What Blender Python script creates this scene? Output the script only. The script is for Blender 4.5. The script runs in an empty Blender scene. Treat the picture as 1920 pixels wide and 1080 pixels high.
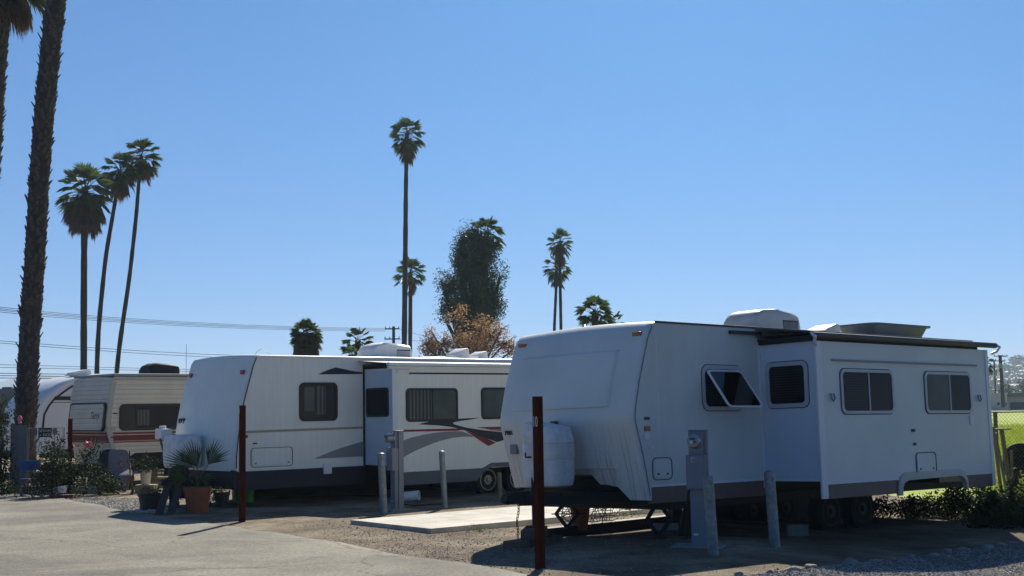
import bpy, bmesh, math, random
import numpy as np
from mathutils import Vector, Matrix
R_ = math.radians
sc = bpy.context.scene
# ------------------------------------------------------------------ camera
EYE = np.array([0, 0, 1.8]); FPX = 2500.0; PIT = math.atan(225/2500.0); ROLL = .015
_f = np.array([0, math.cos(PIT), math.sin(PIT)]); _R0 = np.array([1., 0, 0]); _U0 = np.cross(_R0, _f)
_R = math.cos(ROLL)*_R0 - math.sin(ROLL)*_U0; _U = math.cos(ROLL)*_U0 + math.sin(ROLL)*_R0
cam = bpy.data.cameras.new('camera'); camo = bpy.data.objects.new('camera', cam)
sc.collection.objects.link(camo); sc.camera = camo
cam.sensor_fit = 'HORIZONTAL'; cam.sensor_width = 36; cam.lens = 36*FPX/1920; cam.clip_end = 20000; cam.clip_start = .1
camo.matrix_world = Matrix(((_R[0], _U[0], -_f[0], EYE[0]), (_R[1], _U[1], -_f[1], EYE[1]), (_R[2], _U[2], -_f[2], EYE[2]), (0, 0, 0, 1)))
# ------------------------------------------------------------------ world, sun, exposure
SUN_EL, SUN_AZ = R_(36.5), R_(8.8)
w = bpy.data.worlds.new('World'); sc.world = w; w.use_nodes = True
nt = w.node_tree; nt.nodes.clear()
sky = nt.nodes.new('ShaderNodeTexSky'); sky.sky_type = 'NISHITA'; sky.sun_disc = False
sky.sun_elevation = SUN_EL; sky.sun_rotation = SUN_AZ; sky.air_density = 1.0; sky.dust_density = .3; sky.ozone_density = 1.5; sky.altitude = 300
stc = nt.nodes.new('ShaderNodeTexCoord'); sva = nt.nodes.new('ShaderNodeVectorMath'); sva.operation = 'ADD'; sva.inputs[1].default_value = (0, 0, .11)   # a clearer, less whitened horizon
svn = nt.nodes.new('ShaderNodeVectorMath'); svn.operation = 'NORMALIZE'; nt.links.new(stc.outputs['Generated'], sva.inputs[0]); nt.links.new(sva.outputs[0], svn.inputs[0]); nt.links.new(svn.outputs[0], sky.inputs['Vector'])
bg = nt.nodes.new('ShaderNodeBackground'); bg.inputs['Strength'].default_value = .05
wo = nt.nodes.new('ShaderNodeOutputWorld')
tint = nt.nodes.new('ShaderNodeMix'); tint.data_type = 'RGBA'; tint.blend_type = 'MULTIPLY'; tint.inputs[0].default_value = 1; tint.inputs[7].default_value = (.242, .735, 1.24, 1)
nt.links.new(sky.outputs[0], tint.inputs[6]); nt.links.new(tint.outputs[2], bg.inputs[0]); nt.links.new(bg.outputs[0], wo.inputs[0])
sl = bpy.data.lights.new('sun', 'SUN'); sl.energy = 5.0; sl.angle = R_(.55); sl.color = (1, .93, .80)
so = bpy.data.objects.new('sun', sl); sc.collection.objects.link(so)
sdir = Vector((math.sin(SUN_AZ)*math.cos(SUN_EL), math.cos(SUN_AZ)*math.cos(SUN_EL), math.sin(SUN_EL)))
so.rotation_euler = sdir.to_track_quat('Z', 'Y').to_euler(); so.location = (5, 5, 30)
sc.view_settings.view_transform = 'Standard'; sc.view_settings.look = 'None'; sc.view_settings.exposure = 0.62; sc.view_settings.gamma = 1
# ------------------------------------------------------------------ helpers
C = sc.collection
def ray(x, y): return _f + _R*(x-960)/FPX - _U*(y-540)/FPX
def at(x, y, d):
    r = ray(x, y); return EYE + r*d/r[1]
def sst(a, b, x):
    t = min(1, max(0, (x-a)/(b-a))); return t*t*(3-2*t)
def H(x, y):          # height of the lot
    return .12*sst(-2.2, .8, x)*(1-sst(16.6, 19.2, y))-(.12*(1-sst(17, 20, y))+.12)*sst(2.6, 5.4, x)*(1-sst(22, 34, y)) + .012*math.sin(x*1.3+.5*y)*math.cos(y*.9)*(1-sst(40, 60, abs(x)+y))
def gnd(x, y, dz=0):
    r = ray(x, y); z = 0
    for _ in range(8):
        t = (z+dz-EYE[2])/r[2]; P = EYE+r*t; z = H(P[0], P[1])
    return P
def tag(o, label=None, cat=None, group=None, kind=None):
    if label: o['label'] = label
    if cat: o['category'] = cat
    if group: o['group'] = group
    if kind: o['kind'] = kind
    return o
def thing(name, label, cat, loc=(0, 0, 0), rz=0, group=None):
    o = bpy.data.objects.new(name, None); C.objects.link(o); o.location = loc; o.rotation_euler = (0, 0, rz)
    return tag(o, label, cat, group)
def copy_tree(o, parent=None):
    c = o.copy(); C.objects.link(c); c.parent = parent
    for ch in list(o.children): copy_tree(ch, c)
    return c
def rr(x0, y0, x1, y1, r, n=5):
    P = []
    for cx, cy, a0 in ((x1-r, y1-r, 0), (x0+r, y1-r, 90), (x0+r, y0+r, 180), (x1-r, y0+r, 270)):
        for k in range(n+1):
            a = R_(a0+90*k/n); P.append((cx+r*math.cos(a), cy+r*math.sin(a)))
    return P
class Pl:            # a plane: origin, x axis, outward normal; y is up
    def __init__(s, O, X, N, Y=(0, 0, 1)):
        s.O, s.X, s.N, s.Y = (np.array(v, float) for v in (O, X, N, Y))
    def __call__(s, x, y, n=0): return s.O+s.X*x+s.Y*y+s.N*n
class MB:
    def __init__(s): s.v = []; s.f = []; s.m = []
    def add(s, vs, fs, mi=0):
        b = len(s.v); s.v += [tuple(float(c) for c in p) for p in vs]; s.f += [tuple(i+b for i in f) for f in fs]; s.m += [mi]*len(fs)
    def box(s, a, b, mi=0, M=None):
        vs = [(x, y, z) for x in (a[0], b[0]) for y in (a[1], b[1]) for z in (a[2], b[2])]
        if M is not None: vs = [M(*p) for p in vs]
        s.add(vs, [(0, 1, 3, 2), (4, 6, 7, 5), (0, 4, 5, 1), (2, 3, 7, 6), (0, 2, 6, 4), (1, 5, 7, 3)], mi)
    def prism(s, pl, pts, n0, n1, mi=0):          # polygon in a plane, extruded along its normal
        k = len(pts)
        vs = [pl(x, y, n0) for x, y in pts]+[pl(x, y, n1) for x, y in pts]
        s.add(vs, [tuple(range(k))[::-1], tuple(range(k, 2*k))]+[(i, (i+1) % k, (i+1) % k+k, i+k) for i in range(k)], mi)
    def ring(s, pl, outer, inner, n0, n1, mi=0):
        k = len(outer)
        vs = [pl(x, y, n0) for x, y in outer]+[pl(x, y, n1) for x, y in outer]+[pl(x, y, n1) for x, y in inner]+[pl(x, y, n0) for x, y in inner]
        fs = []
        for i in range(k):
            j = (i+1) % k
            for a in range(3): fs.append((a*k+i, a*k+j, (a+1)*k+j, (a+1)*k+i))
        s.add(vs, fs, mi)
    def tube(s, pts, rad, n=8, mi=0, cap=True):
        pts = [Vector(p) for p in pts]; k = len(pts)
        if not hasattr(rad, '__len__'): rad = [rad]*k
        vs = []; prev = None
        for i, p in enumerate(pts):
            t = (pts[min(i+1, k-1)]-pts[max(i-1, 0)]).normalized()
            if prev is None: a = t.orthogonal().normalized()
            else:
                a = prev-t*prev.dot(t); a = a.normalized() if a.length > 1e-6 else t.orthogonal().normalized()
            prev = a; b = t.cross(a)
            for j in range(n):
                q = 2*math.pi*j/n; vs.append(p+(a*math.cos(q)+b*math.sin(q))*rad[i])
        fs = [(i*n+j, i*n+(j+1) % n, (i+1)*n+(j+1) % n, (i+1)*n+j) for i in range(k-1) for j in range(n)]
        if cap: fs += [tuple(range(n))[::-1], tuple(range((k-1)*n, k*n))]
        s.add(vs, fs, mi)
    def lathe(s, o, prof, n=20, mi=0, ax=(0, 0, 1)):
        ax = Vector(ax).normalized(); a = ax.orthogonal().normalized(); b = ax.cross(a); o = Vector(o)
        vs = [o+ax*z+(a*math.cos(2*math.pi*j/n)+b*math.sin(2*math.pi*j/n))*r for r, z in prof for j in range(n)]
        k = len(prof)
        fs = [(i*n+j, i*n+(j+1) % n, (i+1)*n+(j+1) % n, (i+1)*n+j) for i in range(k-1) for j in range(n)]
        s.add(vs, fs+[tuple(range(n))[::-1], tuple(range((k-1)*n, k*n))], mi)
    def build(s, name, mat, parent=None, smooth=False, bevel=0, label=None):
        me = bpy.data.meshes.new(name); me.from_pydata(s.v, [], s.f)
        for m in (mat if isinstance(mat, (list, tuple)) else [mat]): me.materials.append(m)
        me.polygons.foreach_set('material_index', s.m); me.update()
        bm = bmesh.new(); bm.from_mesh(me)
        if len(s.f) < 20000: bmesh.ops.recalc_face_normals(bm, faces=bm.faces)
        if bevel:
            es = [e for e in bm.edges if len(e.link_faces) == 2 and e.calc_face_angle(0) > .6]
            bmesh.ops.bevel(bm, geom=es, offset=bevel, segments=2, affect='EDGES', profile=.6)
        bm.to_mesh(me); bm.free()
        o = bpy.data.objects.new(name, me); C.objects.link(o)
        if parent: o.parent = parent
        if smooth:
            me.polygons.foreach_set('use_smooth', [True]*len(me.polygons))
            if smooth != 'all': me.set_sharp_from_angle(angle=R_(38))
        if label: o['label'] = label
        return o
def text_obj(name, body, mat, parent, pl, x, y, size, n=.006, sx=1, shear=0, depth=.0015):
    cu = bpy.data.curves.new(name, 'FONT'); cu.body = body; cu.size = size; cu.extrude = depth; cu.shear = shear
    cu.resolution_u = 3
    tmp = bpy.data.objects.new(name+'_t', cu); C.objects.link(tmp)
    me = bpy.data.meshes.new_from_object(tmp.evaluated_get(bpy.context.evaluated_depsgraph_get()))
    bpy.data.objects.remove(tmp); me.name = name
    for v in me.vertices:
        a, b, c = v.co; v.co = Vector(pl(x+a*sx, y+b, n+c))
    me.materials.clear(); me.materials.append(mat)
    o = bpy.data.objects.new(name, me); C.objects.link(o); o.parent = parent
    return o
# ------------------------------------------------------------------ materials
def mat(name, col, rough=.6, metal=0, var=.15, scale=3, bump=0, bscale=60, streak=0, col2=None, stretch=(1, 1, 1), coat=0, trans=0, dist=.02):
    m = bpy.data.materials.new(name); m.use_nodes = True; nt = m.node_tree; N = nt.nodes; L = nt.links
    b = N['Principled BSDF']; b.inputs['Roughness'].default_value = rough; b.inputs['Metallic'].default_value = metal
    if coat: b.inputs['Coat Weight'].default_value = coat
    tc = N.new('ShaderNodeTexCoord'); mp = N.new('ShaderNodeMapping'); mp.inputs['Scale'].default_value = stretch
    L.new(tc.outputs['Object'], mp.inputs[0])
    nz = N.new('ShaderNodeTexNoise'); nz.inputs['Scale'].default_value = scale; nz.inputs['Detail'].default_value = 8; nz.inputs['Roughness'].default_value = .65
    L.new(mp.outputs[0], nz.inputs[0])
    cr = N.new('ShaderNodeValToRGB'); cr.color_ramp.elements[0].position = .3; cr.color_ramp.elements[1].position = .72
    c2 = col2 or tuple(c*(1-var) for c in col); c1 = tuple(min(1, c*(1+var*.5)) for c in col) if not col2 else col
    cr.color_ramp.elements[0].color = (*c2, 1); cr.color_ramp.elements[1].color = (*c1, 1)
    L.new(nz.outputs[0], cr.inputs[0]); out = cr.outputs[0]
    if streak:
        mp2 = N.new('ShaderNodeMapping'); mp2.inputs['Scale'].default_value = (9, 9, .5); L.new(tc.outputs['Object'], mp2.inputs[0])
        n2 = N.new('ShaderNodeTexNoise'); n2.inputs['Scale'].default_value = 1.6; n2.inputs['Detail'].default_value = 6; L.new(mp2.outputs[0], n2.inputs[0])
        c3 = N.new('ShaderNodeValToRGB'); c3.color_ramp.elements[0].position = .42; c3.color_ramp.elements[1].position = .62
        s = 1-streak; c3.color_ramp.elements[0].color = (s, s*.98, s*.94, 1); c3.color_ramp.elements[1].color = (1, 1, 1, 1)
        L.new(n2.outputs[0], c3.inputs[0])
        mx = N.new('ShaderNodeMix'); mx.data_type = 'RGBA'; mx.blend_type = 'MULTIPLY'; mx.inputs[0].default_value = 1
        L.new(out, mx.inputs[6]); L.new(c3.outputs[0], mx.inputs[7]); out = mx.outputs[2]
    L.new(out, b.inputs['Base Color'])
    if bump:
        n3 = N.new('ShaderNodeTexNoise'); n3.inputs['Scale'].default_value = bscale; n3.inputs['Detail'].default_value = 5; L.new(mp.outputs[0], n3.inputs[0])
        bp = N.new('ShaderNodeBump'); bp.inputs['Strength'].default_value = bump; bp.inputs['Distance'].default_value = dist
        L.new(n3.outputs[0], bp.inputs['Height']); L.new(bp.outputs[0], b.inputs['Normal'])
    if trans:
        tr = N.new('ShaderNodeBsdfTranslucent'); L.new(out, tr.inputs[0]); ms = N.new('ShaderNodeMixShader'); ms.inputs[0].default_value = trans
        L.new(b.outputs[0], ms.inputs[1]); L.new(tr.outputs[0], ms.inputs[2]); L.new(ms.outputs[0], N['Material Output'].inputs[0])
    return m
def nodes(m): return m.node_tree.nodes, m.node_tree.links, m.node_tree.nodes['Principled BSDF']
def mulmask(m, build):      # multiply the base colour by a colour socket made by build(N, L, objcoord)
    N, L, b = nodes(m); src = b.inputs['Base Color'].links[0].from_socket
    tc = N.new('ShaderNodeTexCoord'); s = build(N, L, tc.outputs['Object'])
    mx = N.new('ShaderNodeMix'); mx.data_type = 'RGBA'; mx.blend_type = 'MULTIPLY'; mx.inputs[0].default_value = 1
    L.new(src, mx.inputs[6]); L.new(s, mx.inputs[7]); L.new(mx.outputs[2], b.inputs['Base Color'])
def grime_mask(xmax, ztop, strength, col=(.42, .38, .36)):
    def f(N, L, co):     # thin run-off streaks below the crease of a nose cap
        sp = N.new('ShaderNodeSeparateXYZ'); L.new(co, sp.inputs[0])
        mp = N.new('ShaderNodeMapping'); mp.inputs['Scale'].default_value = (3, 44, .7); mp.inputs['Rotation'].default_value = (R_(7), 0, 0); L.new(co, mp.inputs[0])
        nz = N.new('ShaderNodeTexNoise'); nz.inputs['Scale'].default_value = 1.0; nz.inputs['Detail'].default_value = 4; L.new(mp.outputs[0], nz.inputs[0])
        r = N.new('ShaderNodeMapRange'); r.inputs[1].default_value = .54; r.inputs[2].default_value = .66; L.new(nz.outputs[0], r.inputs[0])
        a = N.new('ShaderNodeMapRange'); a.inputs[1].default_value = xmax; a.inputs[2].default_value = xmax-.08; L.new(sp.outputs[0], a.inputs[0])
        c = N.new('ShaderNodeMapRange'); c.inputs[1].default_value = ztop; c.inputs[2].default_value = ztop-.5; L.new(sp.outputs[2], c.inputs[0])
        m1 = N.new('ShaderNodeMath'); m1.operation = 'MULTIPLY'; L.new(r.outputs[0], m1.inputs[0]); L.new(a.outputs[0], m1.inputs[1])
        m2 = N.new('ShaderNodeMath'); m2.operation = 'MULTIPLY'; L.new(m1.outputs[0], m2.inputs[0]); L.new(c.outputs[0], m2.inputs[1])
        m3 = N.new('ShaderNodeMath'); m3.operation = 'MULTIPLY'; L.new(m2.outputs[0], m3.inputs[0]); m3.inputs[1].default_value = strength
        mx = N.new('ShaderNodeMix'); mx.data_type = 'RGBA'; L.new(m3.outputs[0], mx.inputs[0]); mx.inputs[6].default_value = (1, 1, 1, 1); mx.inputs[7].default_value = (*col, 1)
        return mx.outputs[2]
    return f
def pane_mat(name, col, stripes=0, col2=None, sdir=2, vert=0, rough=.06):
    m = mat(name, col, rough, var=.3, scale=1.2, col2=col2); m.node_tree.nodes['Principled BSDF'].inputs['Specular IOR Level'].default_value = .10
    if stripes:
        def f(N, L, co):
            wv = N.new('ShaderNodeTexWave'); wv.bands_direction = 'Z' if not vert else 'X'; wv.inputs['Scale'].default_value = stripes; wv.inputs['Distortion'].default_value = .3
            L.new(co, wv.inputs[0]); c = N.new('ShaderNodeValToRGB'); c.color_ramp.elements[0].color = (.35, .35, .38, 1); c.color_ramp.elements[1].color = (1, 1, 1, 1)
            L.new(wv.outputs[0], c.inputs[0]); return c.outputs[0]
        mulmask(m, f)
    return m
def chips(N, L, co):      # dark paint chips high on the side wall
    vo = N.new('ShaderNodeTexVoronoi'); vo.inputs['Scale'].default_value = 9; vo.inputs['Randomness'].default_value = 1; L.new(co, vo.inputs[0])
    nz = N.new('ShaderNodeTexNoise'); nz.inputs['Scale'].default_value = 3.1; L.new(co, nz.inputs[0])
    r = N.new('ShaderNodeMapRange'); r.inputs[1].default_value = .12; r.inputs[2].default_value = .05; L.new(vo.outputs['Distance'], r.inputs[0])
    q = N.new('ShaderNodeMapRange'); q.inputs[1].default_value = .56; q.inputs[2].default_value = .62; L.new(nz.outputs[0], q.inputs[0])
    sp = N.new('ShaderNodeSeparateXYZ'); L.new(co, sp.inputs[0]); z = N.new('ShaderNodeMapRange'); z.inputs[1].default_value = 2.3; z.inputs[2].default_value = 2.7; L.new(sp.outputs[2], z.inputs[0])
    u = N.new('ShaderNodeMapRange'); u.inputs[1].default_value = .1; u.inputs[2].default_value = .4; L.new(sp.outputs[0], u.inputs[0])
    o = r.outputs[0]
    for t_ in (q, z, u):
        m1 = N.new('ShaderNodeMath'); m1.operation = 'MULTIPLY'; L.new(o, m1.inputs[0]); L.new(t_.outputs[0], m1.inputs[1]); o = m1.outputs[0]
    mx = N.new('ShaderNodeMix'); mx.data_type = 'RGBA'; L.new(o, mx.inputs[0]); mx.inputs[6].default_value = (1, 1, 1, 1); mx.inputs[7].default_value = (.18, .17, .17, 1)
    return mx.outputs[2]
M = {}
M['wallA'] = mat('white fibreglass', (.66, .69, .66), .38, var=.12, scale=.9, streak=0)
mulmask(M['wallA'], grime_mask(-.04, 1.65, .7))
M['wallA_slide'] = mat('white slide wall', (.66, .69, .65), .4, var=.12, scale=.7)
M['sideA'] = mat('shade toned white side wall', (.60, .64, .60), .42, var=.16, scale=.8, stretch=(1, 1, .6)); M['frameA'] = mat('grey white window frame', (.48, .50, .51), .4, var=.1)  # sideA greyer than the nose: shading between the planes put into colour
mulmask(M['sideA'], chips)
M['retA'] = mat('white slide return', (.60, .66, .72), .4, var=.06, scale=1.1)
M['wallB'] = mat('ivory fibreglass', (.83, .82, .74), .35, var=.06, scale=1.0, streak=.025)
M['capB'] = M['wallB']
M['wallC'] = mat('aged ivory aluminium', (.84, .71, .53), .5, var=.12, scale=1.2)
M['wallD'] = mat('white gelcoat', (.72, .73, .74), .35, var=.06, scale=1.2)
M['roof'] = mat('white rubber roof', (.34, .33, .31), .6, var=.15, scale=2)
M['brown'] = mat('mauve brown skirt', (.13, .085, .078), .5, var=.2)
M['ivory'] = mat('ivory moulding', (.52, .48, .38), .5, var=.15)
M['navy'] = mat('navy skirt', (.007, .008, .020), .6, var=.15)
M['greysk'] = mat('grey skirt', (.10, .105, .12), .5, var=.15)
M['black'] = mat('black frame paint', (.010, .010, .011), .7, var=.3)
M['rubber'] = mat('tyre rubber', (.008, .008, .008), .85, var=.3, bump=.3)
M['dtrim'] = mat('dark roof trim', (.03, .028, .035), .5, var=.3)
M['wtrim'] = mat('white metal trim', (.72, .73, .73), .35, var=.08)
M['gasket'] = mat('dark gasket', (.04, .04, .045), .6, var=.2)
M['blackwin'] = mat('black window frame', (.006, .006, .007), .5, var=.2)
M['rim'] = mat('pale steel rim', (.42, .38, .30), .45, metal=.3, var=.25)
M['amber'] = mat('amber lens', (.40, .09, .02), .25, var=.2)
M['redlens'] = mat('red lens', (.32, .035, .02), .25, var=.2)
M['darklens'] = mat('dark lens', (.03, .01, .02), .3, var=.2)
M['blinds'] = pane_mat('dark glass over blinds', (.030, .030, .034), 9)
M['darkglass'] = pane_mat('dark glass', (.016, .018, .022))
M['curtain'] = pane_mat('glass over curtain', (.17, .17, .14), 3.5, vert=1, col2=(.11, .115, .10))
M['curtain2'] = pane_mat('glass over pale blind', (.13, .135, .11), 0, col2=(.07, .08, .07))
M['brownglass'] = pane_mat('old glass', (.05, .045, .04), 0)
M['decalnavy'] = mat('navy decal', (.014, .014, .026), .6, var=.1)
M['decalred'] = mat('red decal', (.22, .018, .013), .6, var=.1)
M['decalgrey'] = mat('grey decal', (.24, .235, .235), .35, var=.06)
M['decaltan'] = mat('tan decal', (.36, .29, .19), .35, var=.08)
M['white'] = mat('white plastic', (.76, .76, .74), .45, var=.10, scale=6)
M['acgrey'] = mat('weathered unit plastic', (.42, .43, .43), .55, var=.2, scale=4)
M['tank'] = mat('tank cover plastic', (.70, .71, .72), .45, var=.22, scale=7, streak=.05)
M['redpost'] = mat('oxblood painted wood', (.066, .011, .004), .9, var=.5, scale=9, stretch=(1, 1, .15), bump=.5, bscale=30); M['redpost'].node_tree.nodes['Principled BSDF'].inputs['Specular IOR Level'].default_value = .1
M['steel'] = mat('galvanised steel', (.24, .27, .27), .5, metal=.55, var=.4, scale=14, bump=.15, bscale=90)
M['greybox'] = mat('grey enamel', (.20, .22, .25), .45, var=.12, metal=.1)
M['meterg'] = mat('meter glass', (.25, .27, .28), .12, var=.2, metal=.3)
M['conc'] = mat('concrete slab', (.50, .465, .40), .85, var=.38, scale=1.6, bump=.25, bscale=35)
M['wood'] = mat('weathered wood', (.13, .10, .07), .85, var=.5, scale=7, stretch=(1, 1, .2), bump=.6, bscale=30)
M['woodgrey'] = mat('grey wood', (.045, .043, .043), .85, var=.4, scale=7, stretch=(1, 1, .1), bump=.6, bscale=30)
M['terra'] = mat('terracotta', (.30, .085, .035), .8, var=.25, scale=6)
M['greenpot'] = mat('green plastic', (.06, .26, .025), .4, var=.15)
M['blackpot'] = mat('black pot', (.02, .02, .02), .6, var=.2)
M['creampot'] = mat('cream pot', (.55, .48, .38), .6, var=.15)
M['soil'] = mat('potting soil', (.03, .022, .016), .95, var=.4, scale=20)
M['bark'] = mat('palm bark', (.045, .036, .030), .9, var=.5, scale=5, bump=.6, bscale=12)
M['barkdark'] = mat('dark trunk', (.05, .037, .028), .9, var=.4, scale=3, bump=.5, bscale=9)
M['boot'] = mat('cut frond stub', (.085, .068, .055), .85, var=.55, scale=9)
M['frond'] = mat('palm frond', (.085, .13, .042), .34, var=.4, scale=1.5, trans=.42)
M['deadfrond'] = mat('dead palm frond', (.20, .135, .075), .8, var=.5, scale=2, trans=.25)
M['euc'] = mat('eucalyptus leaf', (.062, .105, .034), .5, var=.45, scale=.8, trans=.3)
M['brownleaf'] = mat('dry brown leaf', (.55, .34, .17), .7, var=.45, scale=1.0, trans=.35)
M['shrub'] = mat('shrub leaf', (.028, .048, .015), .75, var=.5, scale=2.5, trans=.15); M['shrub'].node_tree.nodes['Principled BSDF'].inputs['Specular IOR Level'].default_value = .15
M['shrubyel'] = mat('yellow green leaf', (.16, .17, .035), .5, var=.5, scale=2.5, trans=.3)
M['dryplant'] = mat('dry reddish leaf', (.20, .10, .055), .8, var=.5, scale=6)
M['pink'] = mat('pink petal', (.65, .18, .22), .6, var=.2)
M['grassblade'] = mat('grass blade', (.36, .44, .045), .55, var=.4, scale=1.2, trans=.5)
M['pebble'] = mat('grey pebble', (.52, .48, .42), .8, scale=22, col2=(.10, .09, .08))
M['stone'] = mat('field stone', (.27, .25, .22), .85, var=.45, scale=5, bump=.5, bscale=14)
M['chainw'] = mat('chain link wire', (.10, .105, .09), .6, metal=.3, var=.2)
M['blue'] = mat('blue plastic', (.02, .07, .22), .35, var=.2)
M['greycloth'] = mat('grey cloth', (.13, .14, .16), .9, var=.25, scale=6)
M['corr'] = mat('corrugated grey sheet', (.16, .17, .20), .5, var=.35, scale=3, metal=.1, stretch=(1, 1, .3))
M['olive'] = mat('olive step board', (.22, .20, .10), .8, var=.3, scale=4)
M['brick'] = mat('red brick', (.16, .045, .03), .85, var=.4, scale=8)
M['cable'] = mat('power cable', (.02, .02, .022), .6, var=.1)
M['pole'] = mat('creosote pole', (.022, .018, .016), .85, var=.3, scale=4)
M['bldw'] = mat('pale stucco', (.46, .44, .42), .85, var=.12, scale=.4)
M['bldr'] = mat('brown flat roof', (.14, .11, .10), .8, var=.2, scale=.4)
M['bldg'] = mat('green grey sheet roof', (.15, .19, .175), .6, var=.12, scale=.6)
M['dark'] = mat('dark opening', (.02, .02, .022), .6, var=.2)
M['letter'] = mat('black lettering', (.02, .02, .025), .5, var=.1)
M['wletter'] = mat('pale lettering', (.62, .58, .48), .6, var=.2)
M['tub'] = mat('grey green tub plastic', (.085, .10, .115), .5, var=.15, scale=3)
# --- ground materials
def ground_mat(name, cols, scale, fine, bump, dist=.03, rough=.9, micro=None):
    m = bpy.data.materials.new(name); m.use_nodes = True; N, L, b = nodes(m); b.inputs['Roughness'].default_value = rough; b.inputs['Specular IOR Level'].default_value = .25
    tc = N.new('ShaderNodeTexCoord'); n1 = N.new('ShaderNodeTexNoise'); n1.inputs['Scale'].default_value = scale; n1.inputs['Detail'].default_value = 12; n1.inputs['Roughness'].default_value = .7
    n2 = N.new('ShaderNodeTexNoise'); n2.inputs['Scale'].default_value = fine; n2.inputs['Detail'].default_value = 8; n2.inputs['Roughness'].default_value = .8
    L.new(tc.outputs['Object'], n1.inputs[0]); L.new(tc.outputs['Object'], n2.inputs[0])
    cr = N.new('ShaderNodeValToRGB'); e = cr.color_ramp.elements; e[0].position = .32; e[1].position = .68
    e[0].color = (*cols[0], 1); e[1].color = (*cols[-1], 1)
    if len(cols) > 2:
        q = e.new(.5); q.color = (*cols[1], 1)
    L.new(n1.outputs[0], cr.inputs[0])
    c2 = N.new('ShaderNodeValToRGB'); c2.color_ramp.elements[0].position = .3; c2.color_ramp.elements[1].position = .7
    c2.color_ramp.elements[0].color = (.6, .6, .6, 1); c2.color_ramp.elements[1].color = (1.25, 1.25, 1.25, 1); L.new(n2.outputs[0], c2.inputs[0])
    mx = N.new('ShaderNodeMix'); mx.data_type = 'RGBA'; mx.blend_type = 'MULTIPLY'; mx.inputs[0].default_value = 1
    L.new(cr.outputs[0], mx.inputs[6]); L.new(c2.outputs[0], mx.inputs[7]); L.new(mx.outputs[2], b.inputs['Base Color'])
    bp = N.new('ShaderNodeBump'); bp.inputs['Strength'].default_value = bump; bp.inputs['Distance'].default_value = dist
    ad = N.new('ShaderNodeMath'); ad.operation = 'ADD'; L.new(n1.outputs[0], ad.inputs[0]); L.new(n2.outputs[0], ad.inputs[1]); L.new(ad.outputs[0], bp.inputs['Height']); L.new(bp.outputs[0], b.inputs['Normal'])
    return m
M['dirt'] = ground_mat('dusty dirt', [(.10, .07, .042), (.25, .19, .125), (.46, .385, .27)], .9, 34, 1.0, .05)
M['asphalt'] = ground_mat('old grey asphalt', [(.16, .155, .135), (.225, .215, .185), (.27, .255, .215)], .35, 75, .35, .01)
def asphalt_detail(N, L, co):
    mp = N.new('ShaderNodeMapping'); nz = N.new('ShaderNodeTexNoise'); nz.inputs['Scale'].default_value = 1.3; nz.inputs['Detail'].default_value = 6; L.new(co, nz.inputs[0])
    va = N.new('ShaderNodeVectorMath'); va.operation = 'MULTIPLY_ADD'; va.inputs[1].default_value = (.9, .9, 0); L.new(nz.outputs['Color'], va.inputs[0]); L.new(co, va.inputs[2])
    vo = N.new('ShaderNodeTexVoronoi'); vo.feature = 'DISTANCE_TO_EDGE'; vo.inputs['Scale'].default_value = .24; L.new(va.outputs[0], vo.inputs[0])
    r = N.new('ShaderNodeMapRange'); r.inputs[1].default_value = .0015; r.inputs[2].default_value = .006; r.inputs[3].default_value = .62; r.inputs[4].default_value = 1; L.new(vo.outputs['Distance'], r.inputs[0])
    n2 = N.new('ShaderNodeTexNoise'); n2.inputs['Scale'].default_value = .55; n2.inputs['Detail'].default_value = 9; n2.inputs['Roughness'].default_value = .62; n2.inputs['Distortion'].default_value = .8; L.new(co, n2.inputs[0])
    c = N.new('ShaderNodeValToRGB'); e = c.color_ramp.elements; e[0].position = .36; e[0].color = (.66, .66, .68, 1); e[1].position = .60; e[1].color = (1.05, 1.04, 1.0, 1); L.new(n2.outputs[0], c.inputs[0])
    n3 = N.new('ShaderNodeTexNoise'); n3.inputs['Scale'].default_value = 26; n3.inputs['Detail'].default_value = 9; n3.inputs['Roughness'].default_value = .8; L.new(co, n3.inputs[0])
    c3 = N.new('ShaderNodeValToRGB'); c3.color_ramp.elements[0].position = .35; c3.color_ramp.elements[0].color = (.45, .45, .45, 1); c3.color_ramp.elements[1].position = .65; c3.color_ramp.elements[1].color = (1.55, 1.52, 1.44, 1); L.new(n3.outputs[0], c3.inputs[0])
    mx = N.new('ShaderNodeMix'); mx.data_type = 'RGBA'; mx.blend_type = 'MULTIPLY'; mx.inputs[0].default_value = 1; L.new(c.outputs[0], mx.inputs[6]); L.new(c3.outputs[0], mx.inputs[7])
    m2 = N.new('ShaderNodeMix'); m2.data_type = 'RGBA'; m2.blend_type = 'MULTIPLY'; m2.inputs[0].default_value = 1; L.new(mx.outputs[2], m2.inputs[6]); L.new(r.outputs[0], m2.inputs[7])
    return m2.outputs[2]
mulmask(M['asphalt'], asphalt_detail)
M['gravel'] = ground_mat('crushed gravel', [(.09, .085, .08), (.24, .22, .20)], 18, 60, 1.0, .05)
M['field'] = ground_mat('green field', [(.22, .31, .03), (.36, .45, .045), (.44, .46, .10)], .35, 9, .5, .08)
M['hill'] = ground_mat('scrub hillside', [(.075, .09, .05), (.14, .13, .085), (.22, .19, .13)], .012, .12, .6, 3)

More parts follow.
